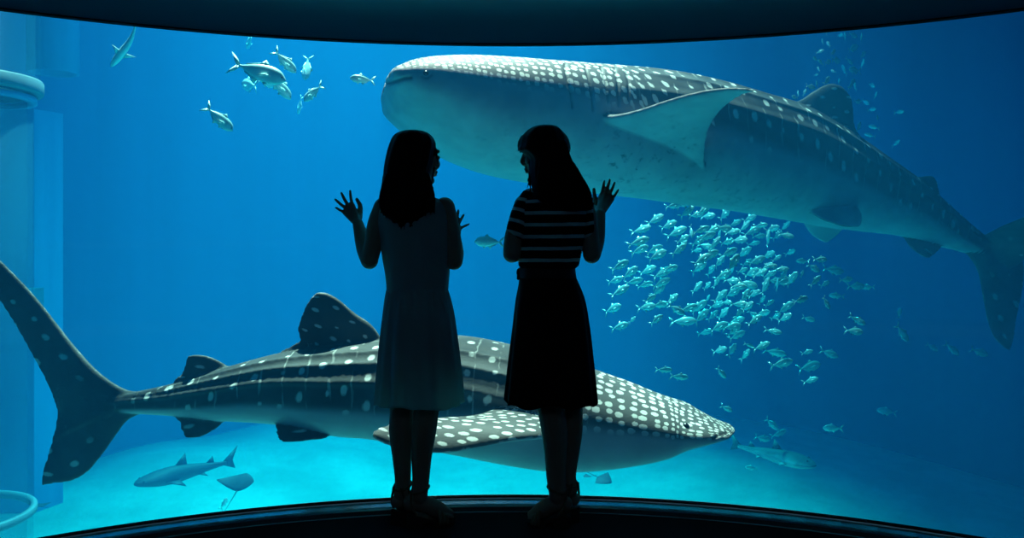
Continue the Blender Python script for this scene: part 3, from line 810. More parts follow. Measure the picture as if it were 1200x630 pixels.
ph = nt.math('FRACT', nt.math('ADD', sx.outputs[0], nt.math('MULTIPLY_ADD', wv, 0.16, -0.08)))
sm_ = nt.ss(nt.math('MULTIPLY', nt.math('ABSOLUTE', nt.math('SUBTRACT', ph, 0.5)), -1.0), -0.165, -0.135)
nt.l.new(nt.mix(sm_, (0.008, 0.008, 0.009), (0.62, 0.64, 0.66)), bs.inputs['Base Color'])
m_sandal = mat('sandal_tan_leather', (0.22, 0.15, 0.10), 0.45, 0.4)
m_sole = mat('sandal_dark_cork', (0.05, 0.04, 0.035), 0.8, 0.2)
m_belt = mat('belt_black', (0.012, 0.012, 0.013), 0.6, 0.3)

def stripe_attr(o, fn):
    me = o.data
    data = np.zeros((len(me.vertices), 3), np.float32)
    for i, vt in enumerate(me.vertices): data[i, 0] = fn(vt.co)
    vattr(me, 'stripe', data)

def sandal(parent, heel, toe, floor_z, heel_h, width, strap_at, ankle_r, label):
    """sole with raised heel, toe strap and ankle strap; heel and toe are floor points (x, y)"""
    h = Vector((*heel, 0)); t = Vector((*toe, 0)); d = (t - h); L = d.length; d.normalize(); sd = Vector((-d.y, d.x, 0))
    B = Flesh(); n = 26; v, f = [], []
    def top(s): return floor_z + 0.022 + (heel_h - 0.022) * (1 - min(1, max(0, (s - 0.12) / 0.55)) ** 1.0) ** 1.3 if s > 0.12 else floor_z + heel_h
    def wid(s): return width * (0.36 + 0.14 * math.sin(min(1, s / 0.25) * math.pi / 2) + 0.02 * 0) * (1 if s < .45 else 1 + .38 * math.sin((s - .45) / .55 * math.pi)) * (1 if s < .86 else math.sqrt(max(0.03, 1 - ((s - .86) / .15) ** 2)))
    for i in range(n):
        s = i / (n - 1); c = h + d * (L * (s * 1.04 - 0.02)); w = wid(s); zt = top(s)
        # wedge: the block under the heel, open arch, then the flat forefoot
        zb = floor_z if (s < 0.26 or s > 0.56) else floor_z + 0.028 * math.sin((s - 0.26) / 0.30 * math.pi)
        zb = min(zb, zt - 0.012)
        for q in ((w, zt), (-w, zt), (-w * .93, zb), (w * .93, zb)):
            v.append(c + sd * q[0] + Vector((0, 0, q[1])))
    for i in range(n - 1):
        for k in range(4): f.append((i*4+k, i*4+(k+1) % 4, (i+1)*4+(k+1) % 4, (i+1)*4+k))
    f.append((0, 1, 2, 3)); f.append(tuple(range(4*n-4, 4*n))[::-1])
    B.add(v, f)
    so = B.plain('sandal', m_sole, parent, smooth=False, label=label)
    # toe strap: band arching over the forefoot
    T = Flesh()
    for s0 in (0.66, 0.74, 0.82):
        c = h + d * (L * s0); pts = []
        for a in np.linspace(-0.15, math.pi + 0.15, 11):
            pts.append(c + sd * (wid(s0) * 0.98 * math.cos(a)) + Vector((0, 0, floor_z + 0.020 + (0.052 - 0.028 * (s0 - .66) / .16) * max(0, math.sin(a)))))
        T.tube(pts, [.0075] * 11, n=8, per=3)
    st = T.plain('toe_strap', m_sandal, so)
    A = Flesh(); c = Vector(strap_at); pts = []
    for a in np.linspace(0, 2 * math.pi, 17):
        pts.append(c + d * (ankle_r * .98 * math.cos(a)) + sd * (ankle_r * .95 * math.sin(a)) + Vector((0, 0, 0.012 * math.cos(a))))
    A.tube(pts, [.0055] * 17, n=8, per=3)
    back = h + d * 0.012
    for s_ in (1, -1):
        A.tube([c - d * ankle_r * 1.1 + sd * s_ * ankle_r * .5, Vector((back.x, back.y, floor_z + heel_h + 0.03)) + sd * s_ * width * .42, Vector((back.x, back.y, floor_z + heel_h)) + sd * s_ * width * .46 + d * 0.02], [.005, .005, .005], n=8, per=4)
    A.plain('ankle_strap', m_sandal, so)
    return so

rnd = random.Random(7)
# =============================== girl in the pale dress
Y0 = 3.50
g1 = empty('person', (P(488, 612, 3.53).x, 3.53, 0), 'girl with long dark hair in a pale sleeveless dress, both palms raised to the glass', 'person')
B = Flesh()
B.loft([(222, 487, 14, Y0-.01, .050), (229, 486, 17, Y0-.01, .055), (235, 485, 29, Y0-.005, .062), (243, 484, 37, Y0, .075), (260, 485, 37, Y0, .092), (290, 487, 36, Y0, .096), (318, 489, 33, Y0, .088),
        (342, 489, 31, Y0, .084), (372, 490, 39, Y0-.01, .105), (402, 491, 43, Y0-.015, .115), (428, 491, 40, Y0-.01, .10)])
B.tube([P(487, 236, Y0-.01), P(488, 214, Y0)], [.050, .046])
head1 = head_shapes(B, P(488.8, 184.5, Y0), (0.79, 0.61, -0.03), 0.02, 1.0)
# legs
B.tube([P(474, 410, Y0), P(473, 450, Y0+.02), P(471, 480, Y0+.02), P(470, 505, Y0+.01), P(471, 535, Y0+.0), P(472, 563, Y0), P(471, 578, Y0)], [.078, .066, .051, .050, .040, .033, .034])
B.tube([P(507, 410, Y0-.02), P(504, 450, Y0-.02), P(500, 478, Y0-.03), P(497, 503, Y0-.035), P(494, 535, Y0-.03), P(493, 563, Y0-.03), P(491, 580, Y0-.03)], [.078, .066, .053, .051, .042, .035, .035])
hl = P(467, 586, Y0); fl1 = Vector((hl.x, hl.y, 0.062)); tl1 = Vector((P(486, 600, 3.62).x, 3.615, 0.040))
B.tube([fl1 + Vector((0, 0, .036)), fl1.lerp(tl1, .35) + Vector((0, 0, .034)), fl1.lerp(tl1, .7) + Vector((0, 0, .012)), tl1], [.030, .032, .034, .018])
fr1 = Vector((P(481, 600, 3.47).x, 3.47, 0.062)); tr1 = Vector((P(527, 604, 3.53).x, 3.53, 0.038))
B.tube([fr1 + Vector((0, 0, .036)), fr1.lerp(tr1, .35) + Vector((0, 0, .036)), fr1.lerp(tr1, .7) + Vector((0, 0, .014)), tr1], [.031, .034, .034, .018])
for q in range(5):
    sd = Vector((-(tr1-fr1).y, (tr1-fr1).x, 0)).normalized()
    c0 = fr1.lerp(tr1, .86) + sd * (q - 2) * .0135; c1 = fr1.lerp(tr1, 1.02 - .02 * q) + sd * (q - 2) * .014
    B.tube([c0, c1 - Vector((0, 0, .006))], [.010, .0075], n=10)
# left arm, palm on the glass
sh = P(450, 243, Y0); el = P(433, 305, Y0-.03); wr = P(419.5, 262, 3.60)
B.tube([sh, P(442, 262, Y0), P(437, 288, Y0-.02), el], [.043, .040, .037, .034])
B.tube([el, P(427.5, 290, Y0+.03), wr], [.036, .036, .023])
gy = lambda px: glass_y((px - 600) / FPX * 3.66) - 0.016
bases = [P(413, 240, gy(413)), P(408.5, 241, gy(408)), P(406, 244.5, gy(406)), P(404, 249, gy(404))]
tips = [P(410.3, 223.5, gy(410)+.004), P(400, 226, gy(400)+.004), P(393, 233.5, gy(393)+.004), P(393.5, 243, gy(393)+.004)]
hand(B, wr, bases, tips, P(421.5, 250, gy(421)), P(418.2, 233.5, gy(418)+.004), P(422, 241, gy(421)-.008))
# right arm, hand raised beyond the arm
sh = P(521, 243, Y0); el = P(532, 306, Y0-.02); wr = P(534.5, 281, 3.60)
B.tube([sh, P(526, 262, Y0-.01), P(531, 288, Y0-.02), el], [.043, .040, .037, .034])
B.tube([el, P(534, 296, Y0+.04), wr], [.036, .034, .023])
bases = [P(533.5, 265, gy(534)), P(535, 263, gy(535)), P(536.5, 264, gy(536)), P(538, 268, gy(538))]
bases = bases[::1]
tips = [P(530.5, 247, gy(530)), P(537, 246.5, gy(537)+.004), P(543.3, 251.5, gy(543)+.004), P(549.3, 262.5, gy(549)+.004)]
hand(B, wr, bases, tips, P(530, 272, gy(530)), P(524, 262, gy(524)), P(526, 268, gy(526)-.006))
B.fuse('body', 0.0036, 3, m_skin, g1)
# hair
H = Flesh()
H.loft([(152.5, 484, 4, Y0-.02, .02), (154, 484, 14, Y0-.02, .05), (159, 483.5, 22, Y0-.022, .075), (168, 483.5, 26.5, Y0-.028, .096), (180, 481, 27.5, Y0-.036, .100), (193, 478.5, 27.5, Y0-.045, .095), (207, 476, 26.5, Y0-.06, .080),
        (220, 476, 27.5, Y0-.075, .062), (234, 476, 31, Y0-.085, .05), (245, 476, 30, Y0-.096, .034), (254, 474, 21, Y0-.103, .024), (260, 473, 11, Y0-.106, .012)], n=48,
       fold=lambda t, th: 0.022 * math.sin(11 * th + 5 * t) + 0.014 * math.sin(23 * th + 2 * t))
for i in range(58):       # loose ends over the shoulder blades
    x = 446 + 62 * (i + rnd.random()) / 58
    yb = 246 + 19 * math.exp(-((x - 473) / 17) ** 2) + rnd.uniform(-5, 7)
    dx = rnd.uniform(-3, 3)
    strand(H, [P(x * .75 + 479 * .25, 205, Y0-.115), P(x, 230, Y0-.132), P(x + dx * .4, 246, Y0-.124), P(x + dx, yb, Y0-.108)], .010, .0022)
for (x0, y0, x1, y1, x2, y2) in ((452, 196, 448, 215, 449, 236), (453, 200, 446, 224, 442, 240), (451, 205, 448.5, 226, 446, 243), (511, 176, 512.5, 190, 509, 204), (509, 196, 506, 215, 509, 232), (452, 205, 444, 236, 437, 241)):
    strand(H, [P(x0, y0, Y0-.03), P(x1, y1, Y0-.05), P(x2, y2, Y0-.07)], .0055, .0016)
H.fuse('hair', 0.0042, 1, m_hair, g1)
# dress: bodice and gathered skirt
def fold1(t, th):
    a = t ** 0.8
    return a * (0.042 * math.sin(9 * th + 0.6) + 0.034 * math.sin(16 * th + 2.0 + t)) + (0.030 * math.sin(31 * th + 1.2) * math.exp(-((t - 0.10) / 0.16) ** 2))
sheet('dress', [(229, 486, 18.5, Y0-.01, .062), (234, 485.5, 30, Y0-.006, .074), (241, 485, 40, Y0-.003, .085), (255, 485.5, 43, Y0-.003, .104), (275, 487, 42.5, Y0-.003, .110), (300, 488, 40, Y0-.003, .106), (322, 489, 37.5, Y0-.003, .100), (343, 489, 35.5, Y0-.003, .097)],
          m_dress, g1, fold=lambda t, th: 0.010 * t * math.sin(13 * th + 1) + .006 * math.sin(7 * th + 6 * t))
sheet('dress_skirt', [(338, 489, 35, Y0-.003, .098), (346, 489, 37, Y0-.005, .106), (365, 490, 41, Y0-.01, .125), (400, 490.5, 45.5, Y0-.012, .140), (435, 491, 49, Y0-.012, .150), (471, 491.5, 52, Y0-.012, .158)],
      m_dress, g1, n=200, per=10, fold=fold1, hem=lambda t, th: t * (0.006 * math.sin(3 * th + 1) + .003 * math.sin(9 * th + .6)))
W_ = Flesh()
pts = [P(489, 341, Y0) + Vector((.1225 * math.cos(a), .0965 * math.sin(a), 0)) for a in np.linspace(0, 2 * math.pi, 41)]
W_.tube(pts, [.0065] * 41, n=8, per=2); W_.plain('waist_seam', m_dress, g1)
sandal(g1, (fl1.x - .004, fl1.y - .012), (tl1.x, tl1.y), 0.0, 0.062, 0.080, P(471.8, 568, Y0), .036, 'sandal on the left foot, its heel towards the viewer')
sandal(g1, (fr1.x - .014, fr1.y), (tr1.x + .012, tr1.y), 0.0, 0.062, 0.084, P(492, 573, Y0-.03), .038, 'sandal on the right foot, its toe pointing right')

# =============================== girl in the striped top
Y1 = 3.50
g2 = empty('person', (P(650, 612, 3.53).x, 3.53, 0), 'girl with fringed dark hair, striped top and long black skirt, one palm on the glass', 'person')
B = Flesh()
B.loft([(218, 645, 14, Y1-.01, .050), (226, 647, 17, Y1-.01, .055), (231, 649, 29, Y1-.005, .064), (240, 650, 37, Y1, .076), (258, 649, 37, Y1, .094), (285, 646, 34, Y1, .096), (305, 643, 30.5, Y1, .088),
        (320, 642, 30, Y1, .085), (350, 645, 38, Y1-.01, .105), (385, 646, 43, Y1-.015, .115), (415, 646, 40, Y1-.01, .10)])
B.tube([P(646, 232, Y1-.01), P(641, 208, Y1)], [.050, .046])
head2 = head_shapes(B, P(640, 180, Y1), (-0.97, 0.22, -0.10), -0.02, 1.0)
B.tube([P(664, 410, Y1), P(664, 440, Y1+.01), P(670, 478, Y1+.03), P(671, 503, Y1+.02), P(669, 530, Y1+.02), P(667, 557, Y1+.02), P(668, 573, Y1+.02)], [.078, .066, .046, .042, .036, .029, .032])
B.tube([P(634, 410, Y1-.02), P(640, 450, Y1-.02), P(645.5, 478, Y1-.03), P(650, 508, Y1-.035), P(651, 535, Y1-.03), P(652, 563, Y1-.03), P(654, 580, Y1-.03)], [.080, .069, .057, .053, .045, .039, .036])
fr2 = Vector((P(672, 590, 3.52).x, 3.53, 0.062)); tr2 = Vector((P(652, 600, 3.62).x, 3.615, 0.040))
B.tube([fr2 + Vector((0, 0, .036)), fr2.lerp(tr2, .35) + Vector((0, 0, .034)), fr2.lerp(tr2, .7) + Vector((0, 0, .012)), tr2], [.029, .031, .033, .018])
fl2 = Vector((P(662, 600, 3.47).x, 3.47, 0.062)); tl2 = Vector((P(623, 604, 3.52).x, 3.52, 0.038))
B.tube([fl2 + Vector((0, 0, .036)), fl2.lerp(tl2, .35) + Vector((0, 0, .036)), fl2.lerp(tl2, .7) + Vector((0, 0, .014)), tl2], [.031, .034, .034, .018])
for q in range(5):
    sd = Vector((-(tl2-fl2).y, (tl2-fl2).x, 0)).normalized()
    c0 = fl2.lerp(tl2, .86) + sd * (q - 2) * .0135; c1 = fl2.lerp(tl2, 1.0) + sd * (q - 2) * .014
    B.tube([c0, c1 - Vector((0, 0, .006))], [.010, .0075], n=10)
# right arm raised to the glass
sh = P(683, 240, Y1); el = P(693.5, 298, Y1-.02); wr = P(703, 251, 3.60)
B.tube([sh, P(688, 258, Y1-.01), P(691, 280, Y1-.02), el], [.044, .042, .038, .036])
B.tube([el, P(698.5, 280, Y1+.03), wr], [.037, .036, .024])
bases = [P(704.5, 228.5, gy(706)), P(709.6, 227, gy(711)), P(714.0, 228.5, gy(714)), P(717.6, 232.6, gy(717))]
tips = [P(708.3, 212.0, gy(709)+.004), P(714.6, 210.6, gy(715)+.004), P(720.3, 214.0, gy(719)+.004), P(724.6, 222.2, gy(724)+.004)]
hand(B, wr, bases, tips, P(699, 240, gy(699)), P(696, 221.8, gy(696)+.004), P(697, 231, gy(697)-.008))
# left arm bent across the front
sh = P(615, 240, Y1); el = P(600, 297, Y1-.03)
B.tube([sh, P(608, 260, Y1-.015), P(602, 280, Y1-.03), el], [.044, .042, .039, .037])
wr = P(622, 290, Y1+.16)
B.tube([el, P(608, 295, Y1+.07), wr], [.037, .035, .024])
fb = [P(634 + 0*i, 286 + 3*i, Y1+.19 - .012*i) for i in range(4)]; ft = [P(650, 282 + 4*i, Y1+.185 - .010*i) for i in range(4)]
hand(B, wr, fb, ft, P(628, 281, Y1+.17), P(636, 272, Y1+.18), P(631, 277, Y1+.165))
B.fuse('body', 0.0036, 3, m_skin, g2)
H = Flesh()
H.loft([(146.5, 640, 4, Y1-.015, .02), (148, 639.5, 13, Y1-.015, .05), (153, 638, 20.5, Y1-.017, .075), (161, 637, 26, Y1-.022, .096), (170, 637.5, 28.5, Y1-.028, .103), (176, 637, 30, Y1-.033, .100), (179, 640, 27, Y1-.038, .098), (186, 645, 24.5, Y1-.048, .092), (198, 648, 27, Y1-.062, .078),
        (210, 651, 29, Y1-.078, .060), (222, 655, 31, Y1-.092, .045), (232, 660, 31.5, Y1-.100, .032), (241, 668, 25, Y1-.104, .022), (247, 676, 15, Y1-.106, .010)], n=48,
       fold=lambda t, th: 0.020 * math.sin(11 * th + 5 * t) + 0.012 * math.sin(23 * th + 2 * t))
for i in range(26):      # fringe
    x = 606.5 + 16 * (i + rnd.random()) / 26; dep = Y1 - .085 + .17 * rnd.random()
    strand(H, [P(x + 5, 160, Y1 + (dep - Y1) * .7), P(x + .5, 168, dep), P(x + .3, 177.5 + rnd.uniform(-1.5, 1.5), dep)], .007, .003)
for i in range(60):
    q = (i + rnd.random()) / 60
    yb = 233 + 12 * q + rnd.uniform(-4, 4); dx = rnd.uniform(-2, 2)
    strand(H, [P(641 + 20 * q, 166, Y1-.10), P(634 + 36 * q, 190, Y1-.13), P(630 + 55 * q, 212, Y1-.142), P(630 + 63 * q, 226, Y1-.134), P(631 + 66 * q + dx, yb, Y1-.115)], .0095, .0022)
for (x0, y0, x1, y1, x2, y2) in ((668, 186, 678, 204, 686, 222), (672, 192, 683, 210, 690, 230), (676, 200, 688, 220, 695, 240), (620, 180, 621, 198, 618, 214), (622, 184, 621, 206, 617, 224), (624, 190, 622, 212, 621, 232)):
    strand(H, [P(x0, y0, Y1-.03), P(x1, y1, Y1-.05), P(x2, y2, Y1-.07)], .0075, .0022)
H.fuse('hair', 0.0042, 1, m_hair, g2)
# striped top with short sleeves
T_ = sheet('striped_top', [(225, 646.5, 18, Y1-.01, .062), (230, 648, 31, Y1-.006, .078), (238, 649.5, 41, Y1-.003, .090), (255, 649, 43.5, Y1-.003, .110), (275, 647.5, 41, Y1-.003, .116), (295, 645, 37, Y1-.003, .112), (306, 643.5, 36, Y1-.003, .112), (311, 643, 35, Y1-.003, .108), (314, 642.5, 32, Y1-.003, .098)],
           m_top, g2, fold=lambda t, th: 0.012 * t * math.sin(11 * th + 1) + .008 * math.sin(7 * th + 6 * t))
zr = P(650, 236, Y1).z
stripe_attr(T_, lambda c: (zr - c.z) / 0.0475 + 0.5 + 0.25 * (c.x - .17))
for nm, pts, rad in (('sleeve', [P(622, 234, Y1), P(615, 247, Y1-.01), P(610.5, 260, Y1-.02), P(607.5, 270, Y1-.025)], [.048, .051, .051, .050]),
                     ('sleeve', [P(676, 234, Y1), P(681.5, 246, Y1-.01), P(684.5, 259, Y1-.015), P(686, 270, Y1-.02)], [.047, .049, .047, .045])):
    F = Flesh(); F.tube(pts, rad, n=32, per=8)
    o = F.plain(nm, m_top, g2)
    a = np.array(pts[0]); b = np.array(pts[-1]); L = np.linalg.norm(b - a); dvec = (b - a) / L
    stripe_attr(o, lambda c: ((np.array(c) - a) @ dvec) / 0.0475 + 0.12)
def fold2(t, th):
    return t ** 0.9 * (0.034 * math.sin(7 * th + 0.4) + 0.026 * math.sin(12 * th + 2.2 + t))
sheet('skirt', [(316, 641.5, 31.5, Y1-.003, .096), (322, 641.5, 32.5, Y1-.004, .100), (335, 643.5, 36, Y1-.008, .115), (352, 645, 40.5, Y1-.012, .128), (385, 646, 45, Y1-.014, .140), (420, 646, 49, Y1-.014, .150), (470, 646, 54, Y1-.014, .165)],
      m_skirt, g2, n=200, per=10, fold=fold2, hem=lambda t, th: t * (0.008 * math.sin(7 * th + .4) + .006 * math.sin(3 * th)))
sheet('belt', [(313.5, 641.3, 33, Y1-.003, .100), (319, 641.3, 33.3, Y1-.003, .102), (325, 641.8, 33.8, Y1-.004, .104)], m_belt, g2)
K = Flesh(); K.ball(P(608.5, 319, Y1-.01), (.012, .016, .018)); K.tube([P(608.5, 319, Y1-.015), P(607.5, 326, Y1-.02)], [.009, .007]); K.plain('belt_knot', m_belt, g2)
sandal(g2, (fr2.x + .004, fr2.y - .012), (tr2.x, tr2.y), 0.0, 0.062, 0.078, P(667.5, 564, Y1+.02), .032, 'sandal on the right foot, its heel towards the viewer')
sandal(g2, (fl2.x + .014, fl2.y), (tl2.x - .012, tl2.y), 0.0, 0.062, 0.084, P(653, 573, Y1-.03), .040, 'sandal on the left foot, its toe pointing left')
# ------------------------------------------------------------------ columns in the tank
def ring_prof(name, cx, cy, prof, material, parent=None, n=72):
    """surface of revolution round a vertical axis; closed profile [(r, z)...]"""
    v, f = [], []; k = len(prof)
    for i in range(n):
        a = 2 * math.pi * i / n
        for r, z in prof: v.append((cx + r * math.cos(a), cy + r * math.sin(a), z))
    for i in range(n):
        for j in range(k): f.append((i*k+j, i*k+(j+1) % k, ((i+1) % n)*k+(j+1) % k, ((i+1) % n)*k+j))
    return link(name, mesh(name, v, f), material, parent)
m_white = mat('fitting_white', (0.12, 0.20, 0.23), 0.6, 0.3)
m_pale = mat('column_pale_blue', (0.10, 0.34, 0.56), 0.7, 0.2)
nt = NT(m_pale); bs = nt.n['Principled BSDF']
mp = nt.add('ShaderNodeMapping', {'Vector': nt.add('ShaderNodeTexCoord').outputs['Object'], 'Scale': (1, 1, 0.08)}).outputs[0]
nt.l.new(nt.mix(nt.noise(mp, 5, 3), (0.06, 0.25, 0.45), (0.12, 0.38, 0.60)), bs.inputs['Base Color'])
m_tube = bpy.data.materials.new('acrylic_tube'); m_tube.use_nodes = True
nt = NT(m_tube); bs = nt.n['Principled BSDF']; out = nt.n['Material Output']
bs.inputs['Base Color'].default_value = (0.05, 0.28, 0.40, 1); bs.inputs['Roughness'].default_value = 0.3
tr = nt.add('ShaderNodeBsdfTransparent', {'Color': (0.9, 0.97, 0.98, 1)})
nt.l.new(nt.add('ShaderNodeMixShader', {0: 0.10, 1: tr.outputs[0], 2: bs.outputs[0]}).outputs[0], out.inputs[0])
CX, CY = (-60 - 600) / 1000 * 9.0, 9.0
oc = empty('observation_column', (CX, CY, -3.6), 'round clear column with pale collar rings at the far left of the tank', 'column')
ring_prof('tube', CX, CY, [(0.72, -3.8), (0.78, -3.8), (0.78, 2.72), (0.72, 2.72)], m_tube, oc)
ring_prof('upper_sleeve', CX, CY, [(0.80, 2.80), (0.85, 2.80), (0.85, 7.0), (0.80, 7.0)], m_tube, oc)
ring_prof('collar_ring', CX, CY, [(0.70, 2.69), (0.87, 2.69), (0.885, 2.71), (0.885, 2.82), (0.87, 2.84), (0.70, 2.84)], m_white, oc)
ring_prof('collar_ring', CX, CY, [(0.74, 2.60), (0.82, 2.60), (0.82, 2.66), (0.74, 2.66)], m_pale, oc)
ring_prof('base_ring', CX, CY, [(0.76, -1.84), (0.81, -1.84), (0.82, -1.83), (0.82, -1.77), (0.81, -1.76), (0.76, -1.76)], m_white, oc)
v, f = prism([(-9.6, 14.2), (-7.95, 14.2), (-7.76, 14.75), (-8.3, 15.6), (-9.2, 15.6)], -4.2, 3.25)
pier = empty('tank_pier', (-8.6, 15, -3.6), 'tall pale blue angular pier standing at the left side of the tank', 'pier')
link('shaft', mesh('shaft', v, f), m_pale, pier, smooth=False)
v, f = prism([(-8.15, 13.75), (-7.79, 13.75), (-7.79, 14.2), (-8.15, 14.2)], -0.08, 0.28)
link('ledge', mesh('ledge', v, f), m_white, pier, smooth=False)
hc = ring_prof('hanging_duct', -6.99, 13.0, [(0.30, 3.62), (0.36, 3.62), (0.36, 8.2), (0.30, 8.2)], m_pale)
tag(hc, 'pale blue round duct hanging down into the water at top left', 'duct')

# ------------------------------------------------------------------ fish
class Swimmer:
    """animal built nose-forward along +x, length 1, as one mesh with a 'shade' attribute (1 back, 0 belly)"""
    def __init__(s): s.v = []; s.f = []; s.sh = []
    def body(s, prof, nr=14, per=4, bend=0.0):
        """prof rows (x, z centre, half height, half width)"""
        rr = smooth_curve(prof, per * (len(prof) - 1) + 1); b = len(s.v); m = len(rr)
        for (x, z, h, w) in rr:
            for k in range(nr):
                th = 2 * math.pi * k / nr
                s.v.append((x, w * math.sin(th), z + h * math.cos(th))); s.sh.append(0.5 + 0.5 * math.cos(th))
        for i in range(m - 1):
            for k in range(nr): s.f.append((b+i*nr+k, b+i*nr+(k+1) % nr, b+(i+1)*nr+(k+1) % nr, b+(i+1)*nr+k))
        s.f.append(tuple(b + k for k in range(nr))); s.f.append(tuple(b + (m-1)*nr + k for k in range(nr))[::-1])
    def plate(s, pts, t, shade=0.6):
        p = [Vector(q) for q in pts]; c = sum(p, Vector()) / len(p)
        n = Vector()
        for i in range(len(p)): n += (p[i] - c).cross(p[(i+1) % len(p)] - c)
        n.normalize(); b = len(s.v)
        s.v += [tuple(q) for q in p] + [tuple(c + n * t), tuple(c - n * t)]; s.sh += [shade] * (len(p) + 2)
        k = len(p)
        for i in range(k):
            s.f.append((b+i, b+(i+1) % k, b+k)); s.f.append((b+(i+1) % k, b+i, b+k+1))
    def make(s, name, bend=0.0):
        vs = []
        for x, y, z in s.v:
            q = max(0.0, 0.55 - x); vs.append((x, y + bend * q * q, z))
        me = mesh(name, vs, s.f); fattr(me, 'shade', s.sh)
        me.polygons.foreach_set('use_smooth', [True] * len(me.polygons))
        return me

def fish_mesh(name, deep=0.17, bend=0.0, sweep=1.0, thick=0.062):
    F = Swimmer(); d = deep
    F.body([(1.0, -.01, .012, .010), (.965, -.008, d*.34, .028), (.91, 0, d*.66, .045), (.83, .0, d*.90, thick*.95), (.72, .0, d, thick), (.58, 0, d*.93, thick*.95), (.44, .0, d*.68, thick*.7), (.32, .0, d*.36, thick*.42), (.24, 0, d*.16, .018), (.20, 0, d*.15, .010)])
    F.plate([(.225, 0, .012), (.16, 0, d*.65), (.02, 0, d*1.28), (.10, 0, d*.42), (.155, 0, 0)], .008, .7)
    F.plate([(.225, 0, -.012), (.155, 0, 0), (.10, 0, -d*.42), (.02, 0, -d*1.28), (.16, 0, -d*.65)], .008, .5)
    F.plate([(.70, 0, d*.94), (.60, 0, d*1.50), (.57, 0, d*1.12), (.30, 0, d*.46), (.34, 0, d*.30), (.58, 0, d*.80)], .007, .9)
    F.plate([(.56, 0, -d*.90), (.49, 0, -d*1.42), (.46, 0, -d*1.0), (.29, 0, -d*.42), (.34, 0, -d*.28), (.50, 0, -d*.72)], .007, .3)
    for sgn in (1, -1):
        F.plate([(.76, sgn*thick*.9, -d*.12), (.66, sgn*thick*1.5, -d*.05), (.52, sgn*thick*1.7, -d*.42), (.64, sgn*thick*1.3, -d*.34), (.75, sgn*thick*.9, -d*.26)], .006, .4)
        F.plate([(.74, sgn*.012, -d*.88), (.68, sgn*.03, -d*1.28), (.64, sgn*.02, -d*.95)], .005, .3)
    return F.make(name, bend)

def fish_mat(name, back, belly, metal, rough):
    m = bpy.data.materials.new(name); m.use_nodes = True
    nt = NT(m); bs = nt.n['Principled BSDF']
    sh = nt.add('ShaderNodeAttribute', attribute_name='shade').outputs['Fac']
    ob = nt.add('ShaderNodeTexCoord').outputs['Object']
    j = nt.math('ADD', sh, nt.math('MULTIPLY_ADD', nt.noise(ob, 14, 3), 0.3, -0.15))
    nt.l.new(nt.mix(nt.ss(j, 0.35, 0.85), belly, back), bs.inputs['Base Color'])
    bs.inputs['Metallic'].default_value = metal; bs.inputs['Roughness'].default_value = rough
    nt.bump(nt.noise(ob, 60, 2), 0.1, 0.01, bs)
    return m
m_silver = fish_mat('fish_silver', (0.20, 0.42, 0.41), (0.40, 0.68, 0.66), 0.2, 0.18)
m_trev = fish_mat('trevally_silver', (0.26, 0.54, 0.53), (0.46, 0.84, 0.83), 0.08, 0.35)
m_feye = mat('fish_eye_dark', (0.01, 0.01, 0.012), 0.2, 0.5)

def place(me, name, tail, nose, Y, dy=0.0, roll=0.0, label=None, cat='fish', group=None, material=None, parent=None):
    """dy: how much farther the nose is than the tail, metres"""
    a = P(tail[0], tail[1], Y - dy / 2); b = P(nose[0], nose[1], Y + dy / 2)
    x = b - a; L = x.length; x.normalize()
    up = Vector((0, 0, 1)) if abs(x.z) < 0.93 else Vector((-x.z, 0, 0.2))
    y = up.cross(x).normalized(); z = x.cross(y)
    M = Matrix((x, y, z)).transposed().to_4x4() @ Matrix.Rotation(roll, 4, 'X') @ Matrix.Scale(L, 4)
    o = bpy.data.objects.new(name, me); COL.objects.link(o)
    if material and not me.materials: me.materials.append(material)
    o.matrix_world = Matrix.Translation(a) @ M
    return tag(o, label, cat, group)
def child_eyes(o, me, pos, r):
    for sgn in (1, -1):
        e = bpy.data.objects.new('eye', me); COL.objects.link(e); e.parent = o
        e.location = (pos[0], sgn * pos[1], pos[2]); e.scale = (r, r, r)
bm = bmesh.new(); bmesh.ops.create_uvsphere(bm, u_segments=12, v_segments=8, radius=1.0)
eye_me = bpy.data.meshes.new('eye'); bm.to_mesh(eye_me); bm.free(); eye_me.materials.append(m_feye)

trev = [fish_mesh('trevally', .155, b, thick=.07) for b in (0, .12, -.12)]
T = [  # tail px, nose px, Y, dy, mesh, label
    ((266, 72), (335, 94), 7.2, 0.10, 1, 'largest grey trevally at upper left with long body, nose down to the right'),
    ((319, 57), (347, 85), 7.6, 0.10, 0, 'trevally diving steeply to the right just above the largest trevally'),
    ((312, 82), (341, 116), 7.9, 0.15, 2, 'trevally half hidden behind the head of the largest trevally'),
    ((361.5, 64), (357.5, 94), 9.5, -.10, 0, 'faint trevally pointing straight down at the right of the upper left group'),
    ((379, 98), (356, 118), 7.8, 0.10, 2, 'trevally heading down to the left with its forked tail to the right'),
    ((354, 111), (349, 134), 10.5, 0.10, 0, 'faint distant trevally hanging below the one heading down left'),
    ((238, 122), (273, 153), 7.4, 0.10, 1, 'lone trevally below the upper left group, nose down to the right'),
    ((300, 92), (322, 100), 8.6, 0.25, 0, 'trevally behind the belly of the largest trevally'),
    ((302, 101), (284, 98.5), 10.0, 0.35, 0, 'small distant trevally under the tail of the largest trevally'),
    ((296, 40), (289, 56), 11.0, 0.3, 1, 'faint trevally at the top edge above the largest trevally'),
    ((441, 95), (410, 91), 7.6, -.06, 1, 'single trevally facing the blunt nose of the upper whale shark'),
    ((593, 284), (556, 282.5), 7.6, 0.10, 0, 'bright trevally between the two girls, heading left'),
]
